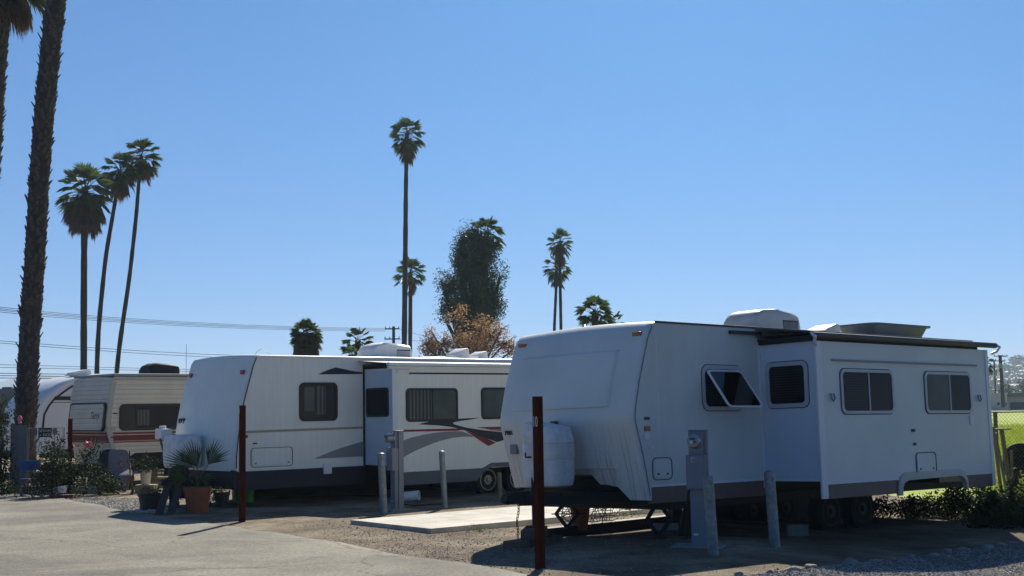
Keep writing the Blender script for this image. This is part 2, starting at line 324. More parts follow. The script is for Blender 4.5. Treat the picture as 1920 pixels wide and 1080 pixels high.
# ------------------------------------------------------------------ ground
def axis(lo, hi, dlo, dhi, st, grow=1.5):
    a = list(np.arange(dlo, dhi+1e-6, st)); s = st
    x = dhi
    while x < hi: s *= grow; x += s; a.append(x)
    x = dlo; s = st
    while x > lo: s *= grow; x -= s; a.insert(0, x)
    return a
def sheet(name, xs, ys, hz, m, kind='structure'):
    mb = MB(); nx = len(xs)
    mb.add([(x, y, hz(x, y)) for y in ys for x in xs], [(j*nx+i, j*nx+i+1, (j+1)*nx+i+1, (j+1)*nx+i) for j in range(len(ys)-1) for i in range(nx-1)])
    o = mb.build(name, m, smooth='all'); return tag(o, kind=kind)
sheet('ground', axis(-6000, 6000, -24, 26, .5), axis(-300, 9000, 4, 46, .5), H, M['dirt'])
def strip_sheet(name, edge, dirv, smax, m, lift, step=.6):
    d = Vector((dirv[0], dirv[1], 0)).normalized(); E = []
    for a, b in zip(edge[:-1], edge[1:]):
        k = max(1, int((Vector(b[:2])-Vector(a[:2])).length/step)); k = min(k, 60)
        for i in range(k): E.append(Vector(a[:2]).lerp(Vector(b[:2]), i/k))
    E.append(Vector(edge[-1][:2])); S = [0, .05]; s = .5
    while s < smax: S.append(s); s += max(.6, s*.12)
    S.append(smax); n = len(S); random.seed(5); mb = MB(); vs = []
    for k, e in enumerate(E):
        j = random.uniform(-.11, .11) if 0 < k < len(E)-1 else 0
        for i, q in enumerate(S):
            x = e.x+d.x*(q+j*(i < 2)); y = e.y+d.y*(q+j*(i < 2)); vs.append((x, y, H(x, y)+(lift if i else -.004)))
    mb.add(vs, [(k*n+i, k*n+i+1, (k+1)*n+i+1, (k+1)*n+i) for k in range(len(E)-1) for i in range(n-1)])
    return tag(mb.build(name, m, smooth='all'), kind='structure')
edge = [(-90, 58), (-30, 33.5)]+[tuple(gnd(*p)[:2]) for p in ((0, 922), (120, 936), (213, 953), (247, 962), (360, 977), (480, 995), (586, 1010), (691, 1028), (782, 1045), (873, 1055), (933, 1069), (1010, 1084), (1120, 1110))]+[(2.4, 9.5), (4.5, 7)]
strip_sheet('road', edge, (-.12, -1), 60, M['asphalt'], .014)
gedge = [tuple(gnd(*p)[:2]) for p in ((1300, 1090), (1400, 1079), (1500, 1068), (1600, 1056), (1700, 1044), (1800, 1031), (1920, 1016), (2100, 1000))]+[(16, 17.5), (30, 21)]
strip_sheet('gravel_path', gedge, (.1, -1), 14, M['gravel'], .01)
# concrete patio between the trailers
slabz = .085
cL = gnd(657, 972.5, .085)[:2]; cB = gnd(808, 994, .05)[:2]
du = np.array([math.sin(.84), math.cos(.84)])
Hs = lambda x, y: -.05*sst(2.6, 5.4, x)
mb = MB(); nu, nv_ = 24, 8; V = []
for z_ in (1, 0):
    for j in range(nv_+1):
        for i in range(nu+1):
            p = cB+du*11*i/nu+(cL-cB)*j/nv_; V.append((p[0], p[1], Hs(p[0], p[1])+(.075 if z_ else -.1)))
w_ = nu+1; F = [(j*w_+i, j*w_+i+1, (j+1)*w_+i+1, (j+1)*w_+i) for j in range(nv_) for i in range(nu)]
o_ = w_*(nv_+1)
F += [(i, i+1, i+1+o_, i+o_) for i in range(nu)]+[(nv_*w_+i, nv_*w_+i+1, nv_*w_+i+1+o_, nv_*w_+i+o_) for i in range(nu)]+[(j*w_, (j+1)*w_, (j+1)*w_+o_, j*w_+o_) for j in range(nv_)]+[(j*w_+nu, (j+1)*w_+nu, (j+1)*w_+nu+o_, j*w_+nu+o_) for j in range(nv_)]
mb.add(V, F)
tag(mb.build('concrete_patio', M['conc']), kind='structure')
# grass field beyond the lot
F0 = [(9.2, 21.5), (11.5, 19.5), (40, 30)]
mb = MB(); xs = axis(7.5, 700, 7.5, 30, 1.5, 1.3); ys = axis(22, 236, 22, 50, 1.5, 1.25); ys = [y for y in ys if y < 236]+[236]; nx = len(xs)
hf = lambda x, y: H(x, y)+.03+.05*math.sin(x*.7)*math.sin(y*.5+1)
mb.add([(x+max(0, (23-y))*0, y, hf(x, y)) for y in ys for x in xs], [(j*nx+i, j*nx+i+1, (j+1)*nx+i+1, (j+1)*nx+i) for j in range(len(ys)-1) for i in range(nx-1)])
tag(mb.build('grass_field', M['field'], smooth='all'), kind='structure')
random.seed(11)
mb = MB()
for i in range(16000):
    d = 22.5*math.exp(random.random()*1.35); x = random.uniform(1845, 1975); P = at(x, 800, d)
    if P[0] < 7.7: continue
    z = hf(P[0], d)-.02; hgt = random.uniform(.05, .2)*(1+d/60); a = random.uniform(0, 6.3); wv = .007*(1+d/25)
    dx, dy = math.cos(a)*wv, math.sin(a)*wv; lx, ly = random.uniform(-.6, .6)*hgt, random.uniform(-.6, .6)*hgt
    mb.add([(P[0]-dx, d-dy, z), (P[0]+dx, d+dy, z), (P[0]+lx, d+ly, z+hgt)], [(0, 1, 2)])
tag(mb.build('grass', M['grassblade']), 'bright green grass growing beyond the wire fence', 'grass', kind='stuff')
# pebbles
def pebbles(name, spots, label, m):
    mb = MB()
    for x, y, z, s in spots:
        a = random.uniform(0, 6.3); c, n = math.cos(a), math.sin(a); sx, sy, sz = s*random.uniform(.7, 1.3), s*random.uniform(.6, 1.1), s*random.uniform(.4, .8)
        pts = [(sx, 0, 0), (-sx, 0, 0), (0, sy, 0), (0, -sy, 0), (0.2*sx, .1*sy, sz), (0, 0, -sz)]
        mb.add([(x+p*c-q_*n, y+p*n+q_*c, z+r) for p, q_, r in pts], [(0, 2, 4), (2, 1, 4), (1, 3, 4), (3, 0, 4), (2, 0, 5), (1, 2, 5), (3, 1, 5), (0, 3, 5)])
    tag(mb.build(name, m), label, 'gravel', kind='stuff')
sp = []
for i in range(14000):
    P = gnd(random.uniform(1290, 1990), 1010+random.random()**.8*90)
    f = 1090+(P[0]*0)
    # only below the stone row
    ex = np.interp(P[1], [p[1] for p in gedge], [p[0] for p in gedge])
    ey = np.interp(P[0], [p[0] for p in gedge], [p[1] for p in gedge])
    if P[1] < ey-.08: sp.append((P[0], P[1], H(P[0], P[1])+.012, random.uniform(.007, .02)))
pebbles('gravel', sp, 'loose grey gravel in the corner in front of the stone row', M['pebble'])
sp = []
for i in range(5200):
    if i % 3: P = gnd(random.gauss(800, 140), random.uniform(975, 1075))
    else: P = gnd(random.uniform(160, 1500), random.uniform(935, 1080))
    ey = np.interp(P[0], [p[0] for p in edge], [p[1] for p in edge])
    if P[1] > ey-.15 and random.random() < .9: sp.append((P[0], P[1], H(P[0], P[1])+.002, random.uniform(.004, .016)*(1.6 if random.random() < .07 else 1)))
pebbles('loose_pebbles', sp, 'small loose pebbles scattered over the dirt lot', M['pebble'])
sp = []
for i in range(3000):
    P = gnd(random.uniform(120, 330), random.uniform(934, 962)); ey = np.interp(P[0], [p[0] for p in edge], [p[1] for p in edge])
    if P[1] > ey: sp.append((P[0], P[1], H(P[0], P[1])+.004, random.uniform(.012, .03)))
pebbles('pale_gravel', sp, 'pale gravel strip beside the road in front of the old striped trailer', M['conc'])

# ------------------------------------------------------------------ trailer kit
def frame(yaw, pit, rol):
    eu = np.array([math.sin(yaw)*math.cos(pit), math.cos(yaw)*math.cos(pit), math.sin(pit)])
    ev = np.cross([0, 0, 1.], eu); ev /= np.linalg.norm(ev); ez = np.cross(eu, ev)
    ev2 = math.cos(rol)*ev+math.sin(rol)*ez
    return eu, ev2, np.cross(eu, ev2)
def root_of(name, label, fr, o):
    r = bpy.data.objects.new(name, None); C.objects.link(r)
    eu, ev, ez = fr
    r.matrix_world = Matrix(((eu[0], ev[0], ez[0], o[0]), (eu[1], ev[1], ez[1], o[1]), (eu[2], ev[2], ez[2], o[2]), (0, 0, 0, 1)))
    tag(r, label, 'travel trailer', 'travel trailers parked side by side'); return r
def loc(fr, o, u, v, z): return np.array(o)+fr[0]*u+fr[1]*v+fr[2]*z
def shell(prof, L, W, bot, bow=.06, rad=.09, crown=.035, ribs=None):
    """body loft: prof = front profile [(u,z)] from bottom to top, bot(v) raises the lower lip"""
    vs_ = [0, .008, .022, .045, .09, .16, .3, .5, .7, .8, .95, 1.1, W/2, W-1.1, W-.95, W-.8, W-.6, W-.4, W-.25, W-.16, W-.09, W-.045, W-.022, W-.008, W]
    vs_ = sorted(set(round(x, 4) for x in vs_)); mb = MB(); V = []; n = None
    zt = prof[-1][1]
    for v in vs_:
        t = min(v, W-v); ins = rad-math.sqrt(max(0, rad*rad-max(0, rad-t)**2)); bw = bow*(1-(2*v/W-1)**2); cz = crown*(1-(2*v/W-1)**2)
        zb = bot(v); sec = []
        for (u, z) in prof:
            zz = zb+(z-prof[0][1])*(prof[1][1]-zb)/(prof[1][1]-prof[0][1]) if z < prof[1][1] else z
            k = (z-prof[0][1])/(zt-prof[0][1])
            sec.append((u+ins-bw, v, zz+(cz if z >= zt-.001 else 0)))
        ue, ve, _ = sec[-1]
        sec.append((ue+.08, v, zt+.012+cz-ins*.25)); sec.append((L/2, v, zt+.012+cz-ins*.25)); sec.append((L-.05, v, zt+.012+cz-ins*.25)); sec.append((L-ins*.6, v, zt-.05+cz)); sec.append((L-ins*.6, v, max(zb, .8)))
        sec.append((.6, v, max(zb, .8)))
        n = len(sec); V += sec
    k = len(vs_)
    F = [(i*n+j, i*n+(j+1) % n, (i+1)*n+(j+1) % n, (i+1)*n+j) for i in range(k-1) for j in range(n)]
    mb.add(V, F)
    mb.add(V[:n], [tuple(range(n))]); mb.add(V[-n:], [tuple(range(n))[::-1]])
    return mb
def window(root, pl, x0, y0, x1, y1, fm, panes, fw=.05, r=.08, t=.022, split=None, lip=None, name='window'):
    mb = MB(); mb.ring(pl, rr(x0, y0, x1, y1, r), rr(x0+fw, y0+fw, x1-fw, y1-fw, max(.01, r-fw*.6)), -.005, t)
    if split is not None: mb.box((split-.012, y0+fw-.005, .004), (split+.012, y1-fw+.005, t-.003), M=lambda a, b, c: pl(a, b, c))
    o = mb.build(name, fm, root, smooth=True)
    if lip:
        mb = MB(); mb.ring(pl, rr(x0-lip, y0-lip, x1+lip, y1+lip, r+lip), rr(x0, y0, x1, y1, r), -.004, .006); mb.build('gasket', M['gasket'], o)
    xs = [x0+fw*.8]+([split] if split is not None else [])+[x1-fw*.8]
    for i, (a, b) in enumerate(zip(xs[:-1], xs[1:])):
        mb = MB(); pts = rr(a, y0+fw*.8, b, y1-fw*.8, .03)
        mb.prism(pl, pts, .002, .007+.003*i); mb.build('pane', M[panes[i % len(panes)]], o)
    return o
def hatch(root, pl, x0, y0, x1, y1, m, r=.07, latch=True):
    mb = MB(); mb.ring(pl, rr(x0, y0, x1, y1, r), rr(x0+.010, y0+.010, x1-.010, y1-.010, r-.01), -.002, .010)
    o = mb.build('storage_hatch', M['gasket'], root)
    mb = MB(); mb.prism(pl, rr(x0+.03, y0+.03, x1-.03, y1-.03, r-.02), .0, .012); mb.build('hatch_door', m, o, bevel=.003)
    if latch:
        for x in (x0+.1, x1-.1):
            mb = MB(); mb.box((x-.013, y0+.065, .011), (x+.013, y0+.09, .020), M=pl); mb.build('latch', M['gasket'], o)
    return o
def decal(root, pl, pts, m, n=.004, name='stripe'):
    mb = MB(); mb.prism(pl, pts, -.001, n); return mb.build(name, m, root)
def boxpart(name, root, pl, x0, y0, x1, y1, n0, n1, m, bevel=0):
    mb = MB(); mb.box((x0, y0, n0), (x1, y1, n1), M=pl); return mb.build(name, m, root, bevel=bevel)
def ac_unit(root, u0, u1, v0, v1, z0, h, m, grille='r', nose=.35, gm=None):
    mb = MB(); us = [0, .02, .08, .2, nose, .6, .9, .97, 1]; hs = [.25, .55, .80, .93, 1, .96, .86, .82, .6]
    vv = [0, .02, .08, .2, .8, .92, .98, 1]; hv = [0, .78, .96, 1, 1, .96, .78, 0]; V = []
    for a, hh in zip(us, hs):
        V.append((u0+(u1-u0)*a, v0, z0))
        for b, k in zip(vv, hv): V.append((u0+(u1-u0)*a, v0+(v1-v0)*b, z0+h*(.35*hh+.65*hh*k)))
        V.append((u0+(u1-u0)*a, v1, z0))
    n = len(vv)+2; mb.add(V, [(i*n+j, i*n+j+1, (i+1)*n+j+1, (i+1)*n+j) for i in range(len(us)-1) for j in range(n-1)]+[tuple(range(n)), tuple(range((len(us)-1)*n, len(us)*n))])
    o = mb.build('air_conditioner', m, root, smooth=True)
    if grille:
        mb = MB(); w0 = u0+(u1-u0)*.60; w1 = u0+(u1-u0)*.95
        k = 13
        for i in range(k):
            x = w0+(w1-w0)*(i+.2)/k; mb.box((x, v0-.012, z0+h*.10), (x+(w1-w0)/k*.45, v0+.01, z0+h*.5))
        mb.box((w0, v0-.004, z0+h*.06), (w1, v0+.01, z0+h*.56), 1)
        g = mb.build('grille', [gm or m, M['gasket']], o)
    return o
def vent_cover(root, u0, u1, v0, v1, z0, h, m):
    mb = MB(); pl = Pl((0, v0, z0), (1, 0, 0), (0, 1, 0)); w_ = u1-u0
    mb.prism(pl, [(u0, 0), (u0+.04*w_, h*.45), (u0+.2*w_, h*.68), (u0+.6*w_, h*.92), (u0+.74*w_, h), (u0+.92*w_, h*.97), (u1, 0)], 0, v1-v0)
    mb.box((u0-.04, v0-.03, z0-.02), (u1+.04, v1+.03, z0+.02)); return mb.build('roof_vent', m, root, bevel=.02, smooth=True)
def wheel(root, u, v, r=.33, dz=0, rm='rim'):
    R0 = r; rz_ = r+dz; mb = MB(); mb.lathe((u, v, rz_), [(r*.62, -.10), (r*.93, -.10), (r, -.06), (r, .06), (r*.93, .10), (r*.62, .10)], 28, ax=(0, -1, 0))
    w_ = bpy.data.objects.new('wheel', None); C.objects.link(w_); w_.parent = root
    mb.build('tyre', M['rubber'], w_, smooth=True)
    mb = MB(); mb.lathe((u, v, rz_), [(r*.6, .02), (r*.66, .108), (r*.60, .112), (r*.52, .06), (r*.36, .06), (r*.3, .1), (r*.16, .105), (r*.13, .14), (.02, .145)], 24, ax=(0, -1, 0))
    for k in range(8):
        a = k*math.pi/4; x = u+math.cos(a)*r*.44; z = rz_+math.sin(a)*r*.44
        mb.lathe((x, v-.062, z), [(.026, 0), (.02, .006)], 8, mi=1, ax=(0, -1, 0))
    mb.build('rim', [M[rm], M['black']], w_, smooth=True)
def marker(root, pl, x, y, m='amber', w_=.09, h=.035):
    mb = MB(); mb.box((x-w_/2, y-h/2, 0), (x+w_/2, y+h/2, .02), M=pl); mb.build('marker_light', M[m], root, bevel=.006)
def chassis(root, L, W, z0, z1, tongue=1.4, front=.15):
    mb = MB(); mb.box((front, .12, z0+.1), (L-.1, W-.12, .86)); mb.box((front+.05, .35, z0), (L-.2, .43, z0+.12)); mb.box((front+.05, W-.43, z0), (L-.2, W-.35, z0+.12))
    for s in (-1, 1):
        c = W/2; mb.add([(front+.4, c+s*.75, z0+.02), (front+.4, c+s*.85, z0+.02), (-tongue, c+s*.06, z0+.02), (-tongue, c-s*.02, z0+.02), (front+.4, c+s*.75, z0+.15), (front+.4, c+s*.85, z0+.15), (-tongue, c+s*.06, z0+.15), (-tongue, c-s*.02, z0+.15)],
               [(0, 1, 2, 3), (4, 5, 6, 7), (0, 1, 5, 4), (1, 2, 6, 5), (2, 3, 7, 6), (3, 0, 4, 7)])
    mb.box((-tongue-.22, W/2-.05, z0+.05), (-tongue+.1, W/2+.05, z0+.2))
    mb.tube([(-tongue-.22, W/2, z0+.1), (-tongue-.3, W/2, z0+.12)], .06, 10)
    mb.box((-.75, W/2-.45, z0+.12), (.2, W/2+.45, z0+.17))
    mb.build('chassis', M['black'], root)

# ------------------------------------------------------------------ trailer A (nearest)
A_fr = frame(.837, -.010, -.025); A_o = (1.819, 16.703, 0)
WA, LA = 2.5, 7.77
A = root_of('travel_trailer', 'plain white travel trailer nearest the camera, its window swung open and roof tub on top', A_fr, A_o)
profA = [(-.22, .64), (-.30, 1.04), (-.38, 1.35), (-.45, 1.60), (-.46, 1.68), (-.44, 1.78), (-.36, 2.11), (-.27, 2.37), (-.17, 2.66), (-.12, 2.76), (-.06, 2.83), (.02, 2.855)]
def botA(v):
    t = min(v, WA-v); s = v > WA/2
    if t < .5: return .64 if not s else .78
    if t < .6: return .80
    if t < .85: return .83
    return .95
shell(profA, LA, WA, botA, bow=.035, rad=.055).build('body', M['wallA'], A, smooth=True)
sideA = Pl((0, 0, 0), (1, 0, 0), (0, -1, 0)); slA = Pl((0, -.926, 0), (1, 0, 0), (0, -1, 0)); retA = Pl((2.10, 0, 0), (0, -1, 0), (-1, 0, 0))
# nose cap panel mouldings
def nose_u(z): return float(np.interp(z, [p[1] for p in profA], [p[0] for p in profA]))
def nose_panel(root, v0, v1, z0, z1, nose, W, bow, mname, name='front_panel', lift=.014, m_=None):
    mb = MB(); fv = [0, .012, .03]+list(np.linspace(.1, .9, 10))+[.97, .988, 1]; nv, nz = len(fv)-1, len(fv)-1; V = []
    for j in range(nz+1):
        for i in range(nv+1):
            v = v0+(v1-v0)*fv[i]; z = z0+(z1-z0)*fv[j]; e = 0 if i in (0, nv) or j in (0, nz) else lift
            V.append((nose(z)-bow*(1-(2*v/W-1)**2)-e, v, z))
    mb.add(V, [(j*(nv+1)+i, j*(nv+1)+i+1, (j+1)*(nv+1)+i+1, (j+1)*(nv+1)+i) for j in range(nz) for i in range(nv)])
    return mb.build(name, M[mname], root, smooth='all')
nose_panel(A, .40, 2.22, 1.80, 2.52, nose_u, WA, .035, 'wallA', lift=.03)
nose_panel(A, .42, 2.1, 1.03, 1.22, nose_u, WA, .035, 'wallA', name='lower_moulding', lift=.025)
mb = MB(); pp = [(.06, .83)]+[(u+.035, z) for u, z in profA[1:-1]]; pp[0] = (nose_u(.83)+.035, .83); pp = [p for p in pp if p[1] >= .83]+[(.10, 2.85), (LA-.06, 2.85), (LA-.06, .83)]
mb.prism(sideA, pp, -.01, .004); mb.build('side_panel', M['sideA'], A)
mb = MB(); mb.tube([(nose_u(z)+.03, -.004, z) for z in (.70, .83, 1.04, 1.35, 1.60, 1.68, 1.78, 2.11, 2.37, 2.66, 2.80)], .008, 6); mb.build('corner_seam', M['greybox'], A, smooth=True)
# seams, trim, skirt
boxpart('roof_trim', A, sideA, .0, 2.845, LA, 2.872, -.01, .02, M['dtrim'], .004)
boxpart('corner_trim', A, sideA, .0, 1.17, .010, 2.78, 0, .005, M['wtrim'])
boxpart('bottom_trim', A, sideA, -.17, .80, 2.10, .83, 0, .012, M['wtrim'])
boxpart('skirt', A, sideA, -.17, .60, 2.10, .80, -.06, .006, M['brown'])
boxpart('skirt', A, sideA, 6.5, .60, LA, .80, -.06, .006, M['brown'])
for x0, x1 in ((2.06, 2.10),): boxpart('door_trim', A, sideA, x0, .70, x1, 2.66, 0, .02, M['wtrim'])
hatch(A, sideA, -.15, .88, .22, 1.16, M['wallA'])
marker(A, sideA, -.22, 1.645, 'darklens', .09, .035); marker(A, sideA, -.22, 1.52, 'amber', .10, .06)
boxpart('outlet_cover', A, sideA, -.27, 1.38, -.19, 1.47, 0, .02, M['white'], .005)
boxpart('latch', A, sideA, -.19, 1.27, -.12, 1.30, 0, .02, M['white'], .005)
pa = Pl((nose_u(2.72)-.02, 0, 0), (0, 1, 0), (-1, 0, -.3))
for v in (.16, 2.3):
    mb = MB(); mb.box((nose_u(2.70)-.03-.02*(.5 < v < 2), v-.07, 2.685), (nose_u(2.70)+.03, v+.07, 2.735)); mb.build('marker_light', M['amber'], A, bevel=.006)
mb = MB(); mb.box((nose_u(1.6)-.085, 1.3, 1.60), (nose_u(1.6), 1.40, 1.65)); mb.build('marker_light', M['darklens'], A, bevel=.006)
mb = MB(); mb.box((nose_u(1.3)-.05, 2.2, 1.23), (nose_u(1.3)+.03, 2.33, 1.36)); mb.build('outlet_cover', M['greybox'], A, bevel=.012)
plN = Pl((nose_u(1.5)-.012, 0, 1.49), (0, -1, 0), (-1, 0, 0), (-.25, 0, 1))
text_obj('lettering', '7981', M['letter'], A, plN, -2.40, 0, .085, n=.0, depth=.012)
# open awning window
wA = window(A, sideA, .86, 1.74, 1.68, 2.33, M['frameA'], ['blinds'], fw=.05, r=.11, lip=.012)
sash = Pl((0, 0, 0), (1, 0, 0), (0, -1, 0))
hz, oz = 2.27, .36      # hinge height, swing out
def sp_(x, y, n=0):     # y 0..1 down the sash
    return (x, -.03-oz*y-n*.85, hz-.50*y-.0*n)
mb = MB(); out = rr(.92, 0, 1.64, 1, .09); inn = rr(.95, .04, 1.61, .955, .07)
f_ = lambda x, y, n: sp_(x, 1-y, n)
mb.ring(f_, out, inn, -.012, .014); s_ = mb.build('sash', M['wtrim'], wA, smooth=True)
gl = bpy.data.materials.new('clear tinted glass'); gl.use_nodes = True; N, L, b = nodes(gl); N.remove(b)
g1 = N.new('ShaderNodeBsdfTransparent'); g1.inputs[0].default_value = (.50, .52, .56, 1); g2 = N.new('ShaderNodeBsdfGlossy'); g2.inputs['Roughness'].default_value = .03
fr_ = N.new('ShaderNodeFresnel'); mxs = N.new('ShaderNodeMixShader'); L.new(fr_.outputs[0], mxs.inputs[0]); L.new(g1.outputs[0], mxs.inputs[1]); L.new(g2.outputs[0], mxs.inputs[2]); L.new(mxs.outputs[0], N['Material Output'].inputs[0])
mb = MB(); mb.prism(f_, rr(.945, .035, 1.615, .96, .07), -.002, .002); mb.build('sash_pane', gl, wA)
# slide-out
sl_root = bpy.data.objects.new('slide_out', None); C.objects.link(sl_root); sl_root.parent = A
mb = MB(); mb.box((2.10, -.926, .80), (6.50, .35, 2.62)); box_ = mb.build('slide_box', M['wallA_slide'], sl_root, bevel=.004)
boxpart('slide_side', sl_root, retA, .025, .815, .92, 2.60, 0, .004, M['retA'])
boxpart('return_trim', sl_root, retA, 0, .79, .922, .815, 0, .012, M['wtrim'])
boxpart('edge_trim', sl_root, slA, 2.07, .565, 2.20, 2.62, -.02, .012, M['wtrim'], .006)
boxpart('edge_trim', sl_root, slA, 6.44, .565, 6.53, 2.62, -.02, .012, M['wtrim'], .006)
boxpart('skirt', sl_root, slA, 2.21, .56, 3.86, .745, -.03, .004, M['brown'])
boxpart('skirt', sl_root, slA, 5.66, .56, 6.44, .745, -.03, .004, M['brown'])
boxpart('trim_line', sl_root, slA, 2.21, .745, 3.95, .765, 0, .012, M['wtrim'])
boxpart('lower_panel', sl_root, slA, 2.21, .746, 6.44, .83, -.03, .003, M['wallA_slide'])
mb = MB(); arch_o = [(3.84, .53), (3.84, .66), (3.90, .78), (4.02, .84), (5.50, .84), (5.62, .80), (5.69, .68), (5.69, .55)]
arch_i = [(3.90, .53), (3.91, .64), (3.97, .71), (4.08, .735), (5.46, .75), (5.56, .71), (5.61, .64), (5.62, .55)]
k = len(arch_o)
V = []
for (P, nn) in ((arch_o, -.02), (arch_o, .03), (arch_i, .05), (arch_i, -.02)): V += [slA(x, y, nn) for x, y in P]
mb.add(V, [(a*k+i, a*k+i+1, (a+1)*k+i+1, (a+1)*k+i) for a in range(3) for i in range(k-1)]); mb.build('wheel_arch', M['ivory'], sl_root, smooth=True)
window(sl_root, retA, .10, 1.76, .78, 2.37, M['frameA'], ['blinds'], fw=.055, r=.09, lip=.012)
window(sl_root, slA, 2.60, 1.66, 3.86, 2.26, M['frameA'], ['blinds', 'darkglass'], fw=.04, r=.09, split=3.26, lip=.012)
window(sl_root, slA, 4.68, 1.66, 5.96, 2.26, M['frameA'], ['curtain2', 'darkglass'], fw=.04, r=.09, split=5.36, lip=.012)
boxpart('rain_rail', sl_root, slA, 2.42, 2.36, 6.16, 2.385, 0, .03, M['greybox'], .004)
for x in (2.38, 6.17):
    mb = MB(); mb.tube([slA(x-.035, 1.93, .02), slA(x-.035, 1.86, .035), slA(x, 1.83, .035), slA(x+.035, 1.86, .035), slA(x+.035, 1.93, .02)], .012, 6); mb.build('hook', M['greybox'], sl_root)
boxpart('lock', sl_root, slA, 4.27, 1.40, 4.35, 1.44, 0, .02, M['gasket'], .005); boxpart('lock', sl_root, slA, 4.31, 1.21, 4.36, 1.25, 0, .02, M['gasket'], .005)
boxpart('outlet_cover', sl_root, slA, 5.88, 1.49, 5.97, 1.62, 0, .02, M['white'], .006)
hatch(sl_root, slA, 4.34, .80, 4.88, 1.11, M['wallA_slide'])
# slide topper awning
mb = MB(); mb.tube([slA(1.98, 2.69, .04), slA(6.72, 2.69, .04)], .042, 12); aw = mb.build('awning', M['dtrim'], A, smooth=True)
mb = MB(); mb.box((2.02, -.93, 2.725), (6.68, .02, 2.735)); mb.add([(2.02, -.93, 2.735), (6.68, -.93, 2.735), (6.68, 0, 2.84), (2.02, 0, 2.84), (2.02, -.93, 2.725), (6.68, -.93, 2.725), (6.68, 0, 2.83), (2.02, 0, 2.83)], [(0, 1, 2, 3), (4, 5, 6, 7), (0, 1, 5, 4), (1, 2, 6, 5), (3, 0, 4, 7)])
mb.build('awning_fabric', M['dtrim'], aw)
for x in (1.98, 6.72):
    mb = MB(); s = 1 if x > 3 else -1; mb.tube([slA(x, 2.72, .02), slA(x+.03*s, 2.66, .10), slA(x, 2.60, .06), slA(x-.10*s, 2.56, .02)], .022, 8); mb.build('awning_arm', M['wtrim'], aw)
mb = MB(); mb.box((1.45, -.06, 2.755), (2.1, -.006, 2.80)); mb.build('gutter', M['dtrim'], A)
mb = MB(); mb.box((2.06, -.90, 2.622), (6.3, -.006, 2.70)); mb.build('slide_seal_gap_shade', M['black'], A)  # black box fills the gap under the awning in place of its shade
ac_unit(A, 3.18, 4.25, .85, 1.5, 2.89, .40, M['acgrey'], nose=.55, gm=M['greybox'])
vent_cover(A, 5.0, 5.48, .95, 1.35, 2.89, .24, M['acgrey'])
mb = MB(); mb.box((8.7-1.2, 1.1, 2.9), (7.62, 1.2, 2.97)); mb.tube([(7.3, 1.15, 2.93), (7.6, 1.15, 2.98), (7.75, 1.15, 2.9)], .012, 6); mb.build('roof_fitting', M['gasket'], A)
# upturned-edge tub lying on the roof
mb = MB(); lo = rr(6.34, .92, 7.80, 1.50, .12, 4); hi = rr(6.22, .84, 7.95, 1.58, .16, 4); k = len(lo); hi2 = rr(6.17, .79, 8.00, 1.63, .18, 4)
V = [loc(A_fr, A_o, x, y, 2.93) for x, y in lo]+[loc(A_fr, A_o, x, y, 3.15) for x, y in hi]+[loc(A_fr, A_o, x, y, 3.15) for x, y in hi2]+[loc(A_fr, A_o, x, y, 3.18) for x, y in hi2]+[loc(A_fr, A_o, x, y, 3.18) for x, y in hi]+[loc(A_fr, A_o, x, y, 2.97) for x, y in lo]
mb.add(V, [(a*k+i, a*k+(i+1) % k, (a+1)*k+(i+1) % k, (a+1)*k+i) for a in range(5) for i in range(k)]+[tuple(range(k))[::-1], tuple(range(5*k, 6*k))])
tag(mb.build('roof_tub', M['tub'], smooth=True), 'long shallow grey tub lying on the roof of the nearest white trailer', 'tub')
chassis(A, LA, WA, .58, .8, 1.2)
for u in (4.65, 5.50): wheel(A, u, .85, .34, -.10, 'blackwin'); wheel(A, u, WA-.2, .34, -.12, 'blackwin')  # rims coloured black to stand in for the deep shade underneath
boxpart('shade_panel', A, Pl((0, WA, 0), (1, 0, 0), (0, 1, 0)), 3.4, -.25, LA, .8, -.04, 0, M['black'])  # black panel added to darken the view beneath the trailer, not a known skirt
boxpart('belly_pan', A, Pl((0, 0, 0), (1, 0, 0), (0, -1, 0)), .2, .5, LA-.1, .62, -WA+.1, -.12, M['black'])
# propane tank cover
mb = MB(); pts = rr(.84, 0, 1.50, .46, .15, 5); V = []; lv = [(.82, .80), (.84, .92), (.95, .98), (1.15, 1), (1.16, .97), (1.175, 1), (1.35, 1), (1.36, .97), (1.375, 1), (1.50, .97), (1.60, .86), (1.615, .6)]
for z, s in lv: V += [(-.78+(y-.25)*s, 1.19+(x-1.19)*s, z+.16*((x-1.19)*s)*(z > 1.4)) for x, y in pts]
k = len(pts); mb.add(V, [(a*k+i, a*k+(i+1) % k, (a+1)*k+(i+1) % k, (a+1)*k+i) for a in range(len(lv)-1) for i in range(k)]+[tuple(range(k))[::-1], tuple(range((len(lv)-1)*k, len(lv)*k))])
mb.build('propane_cover', M['tank'], A, smooth=True)
mb = MB(); mb.tube([(-1.0, WA/2, .34), (-1.0, WA/2, .95)], .028, 10); mb.tube([(-1.0, WA/2, .95), (-1.0, WA/2, 1.22)], .022, 10); mb.box((-1.06, WA/2-.09, .31), (-.94, WA/2+.09, .34)); mb.tube([(-1.0, WA/2, 1.2), (-1.12, WA/2, 1.2), (-1.12, WA/2, 1.26)], .012, 6)
mb.build('tongue_jack', M['black'], A)
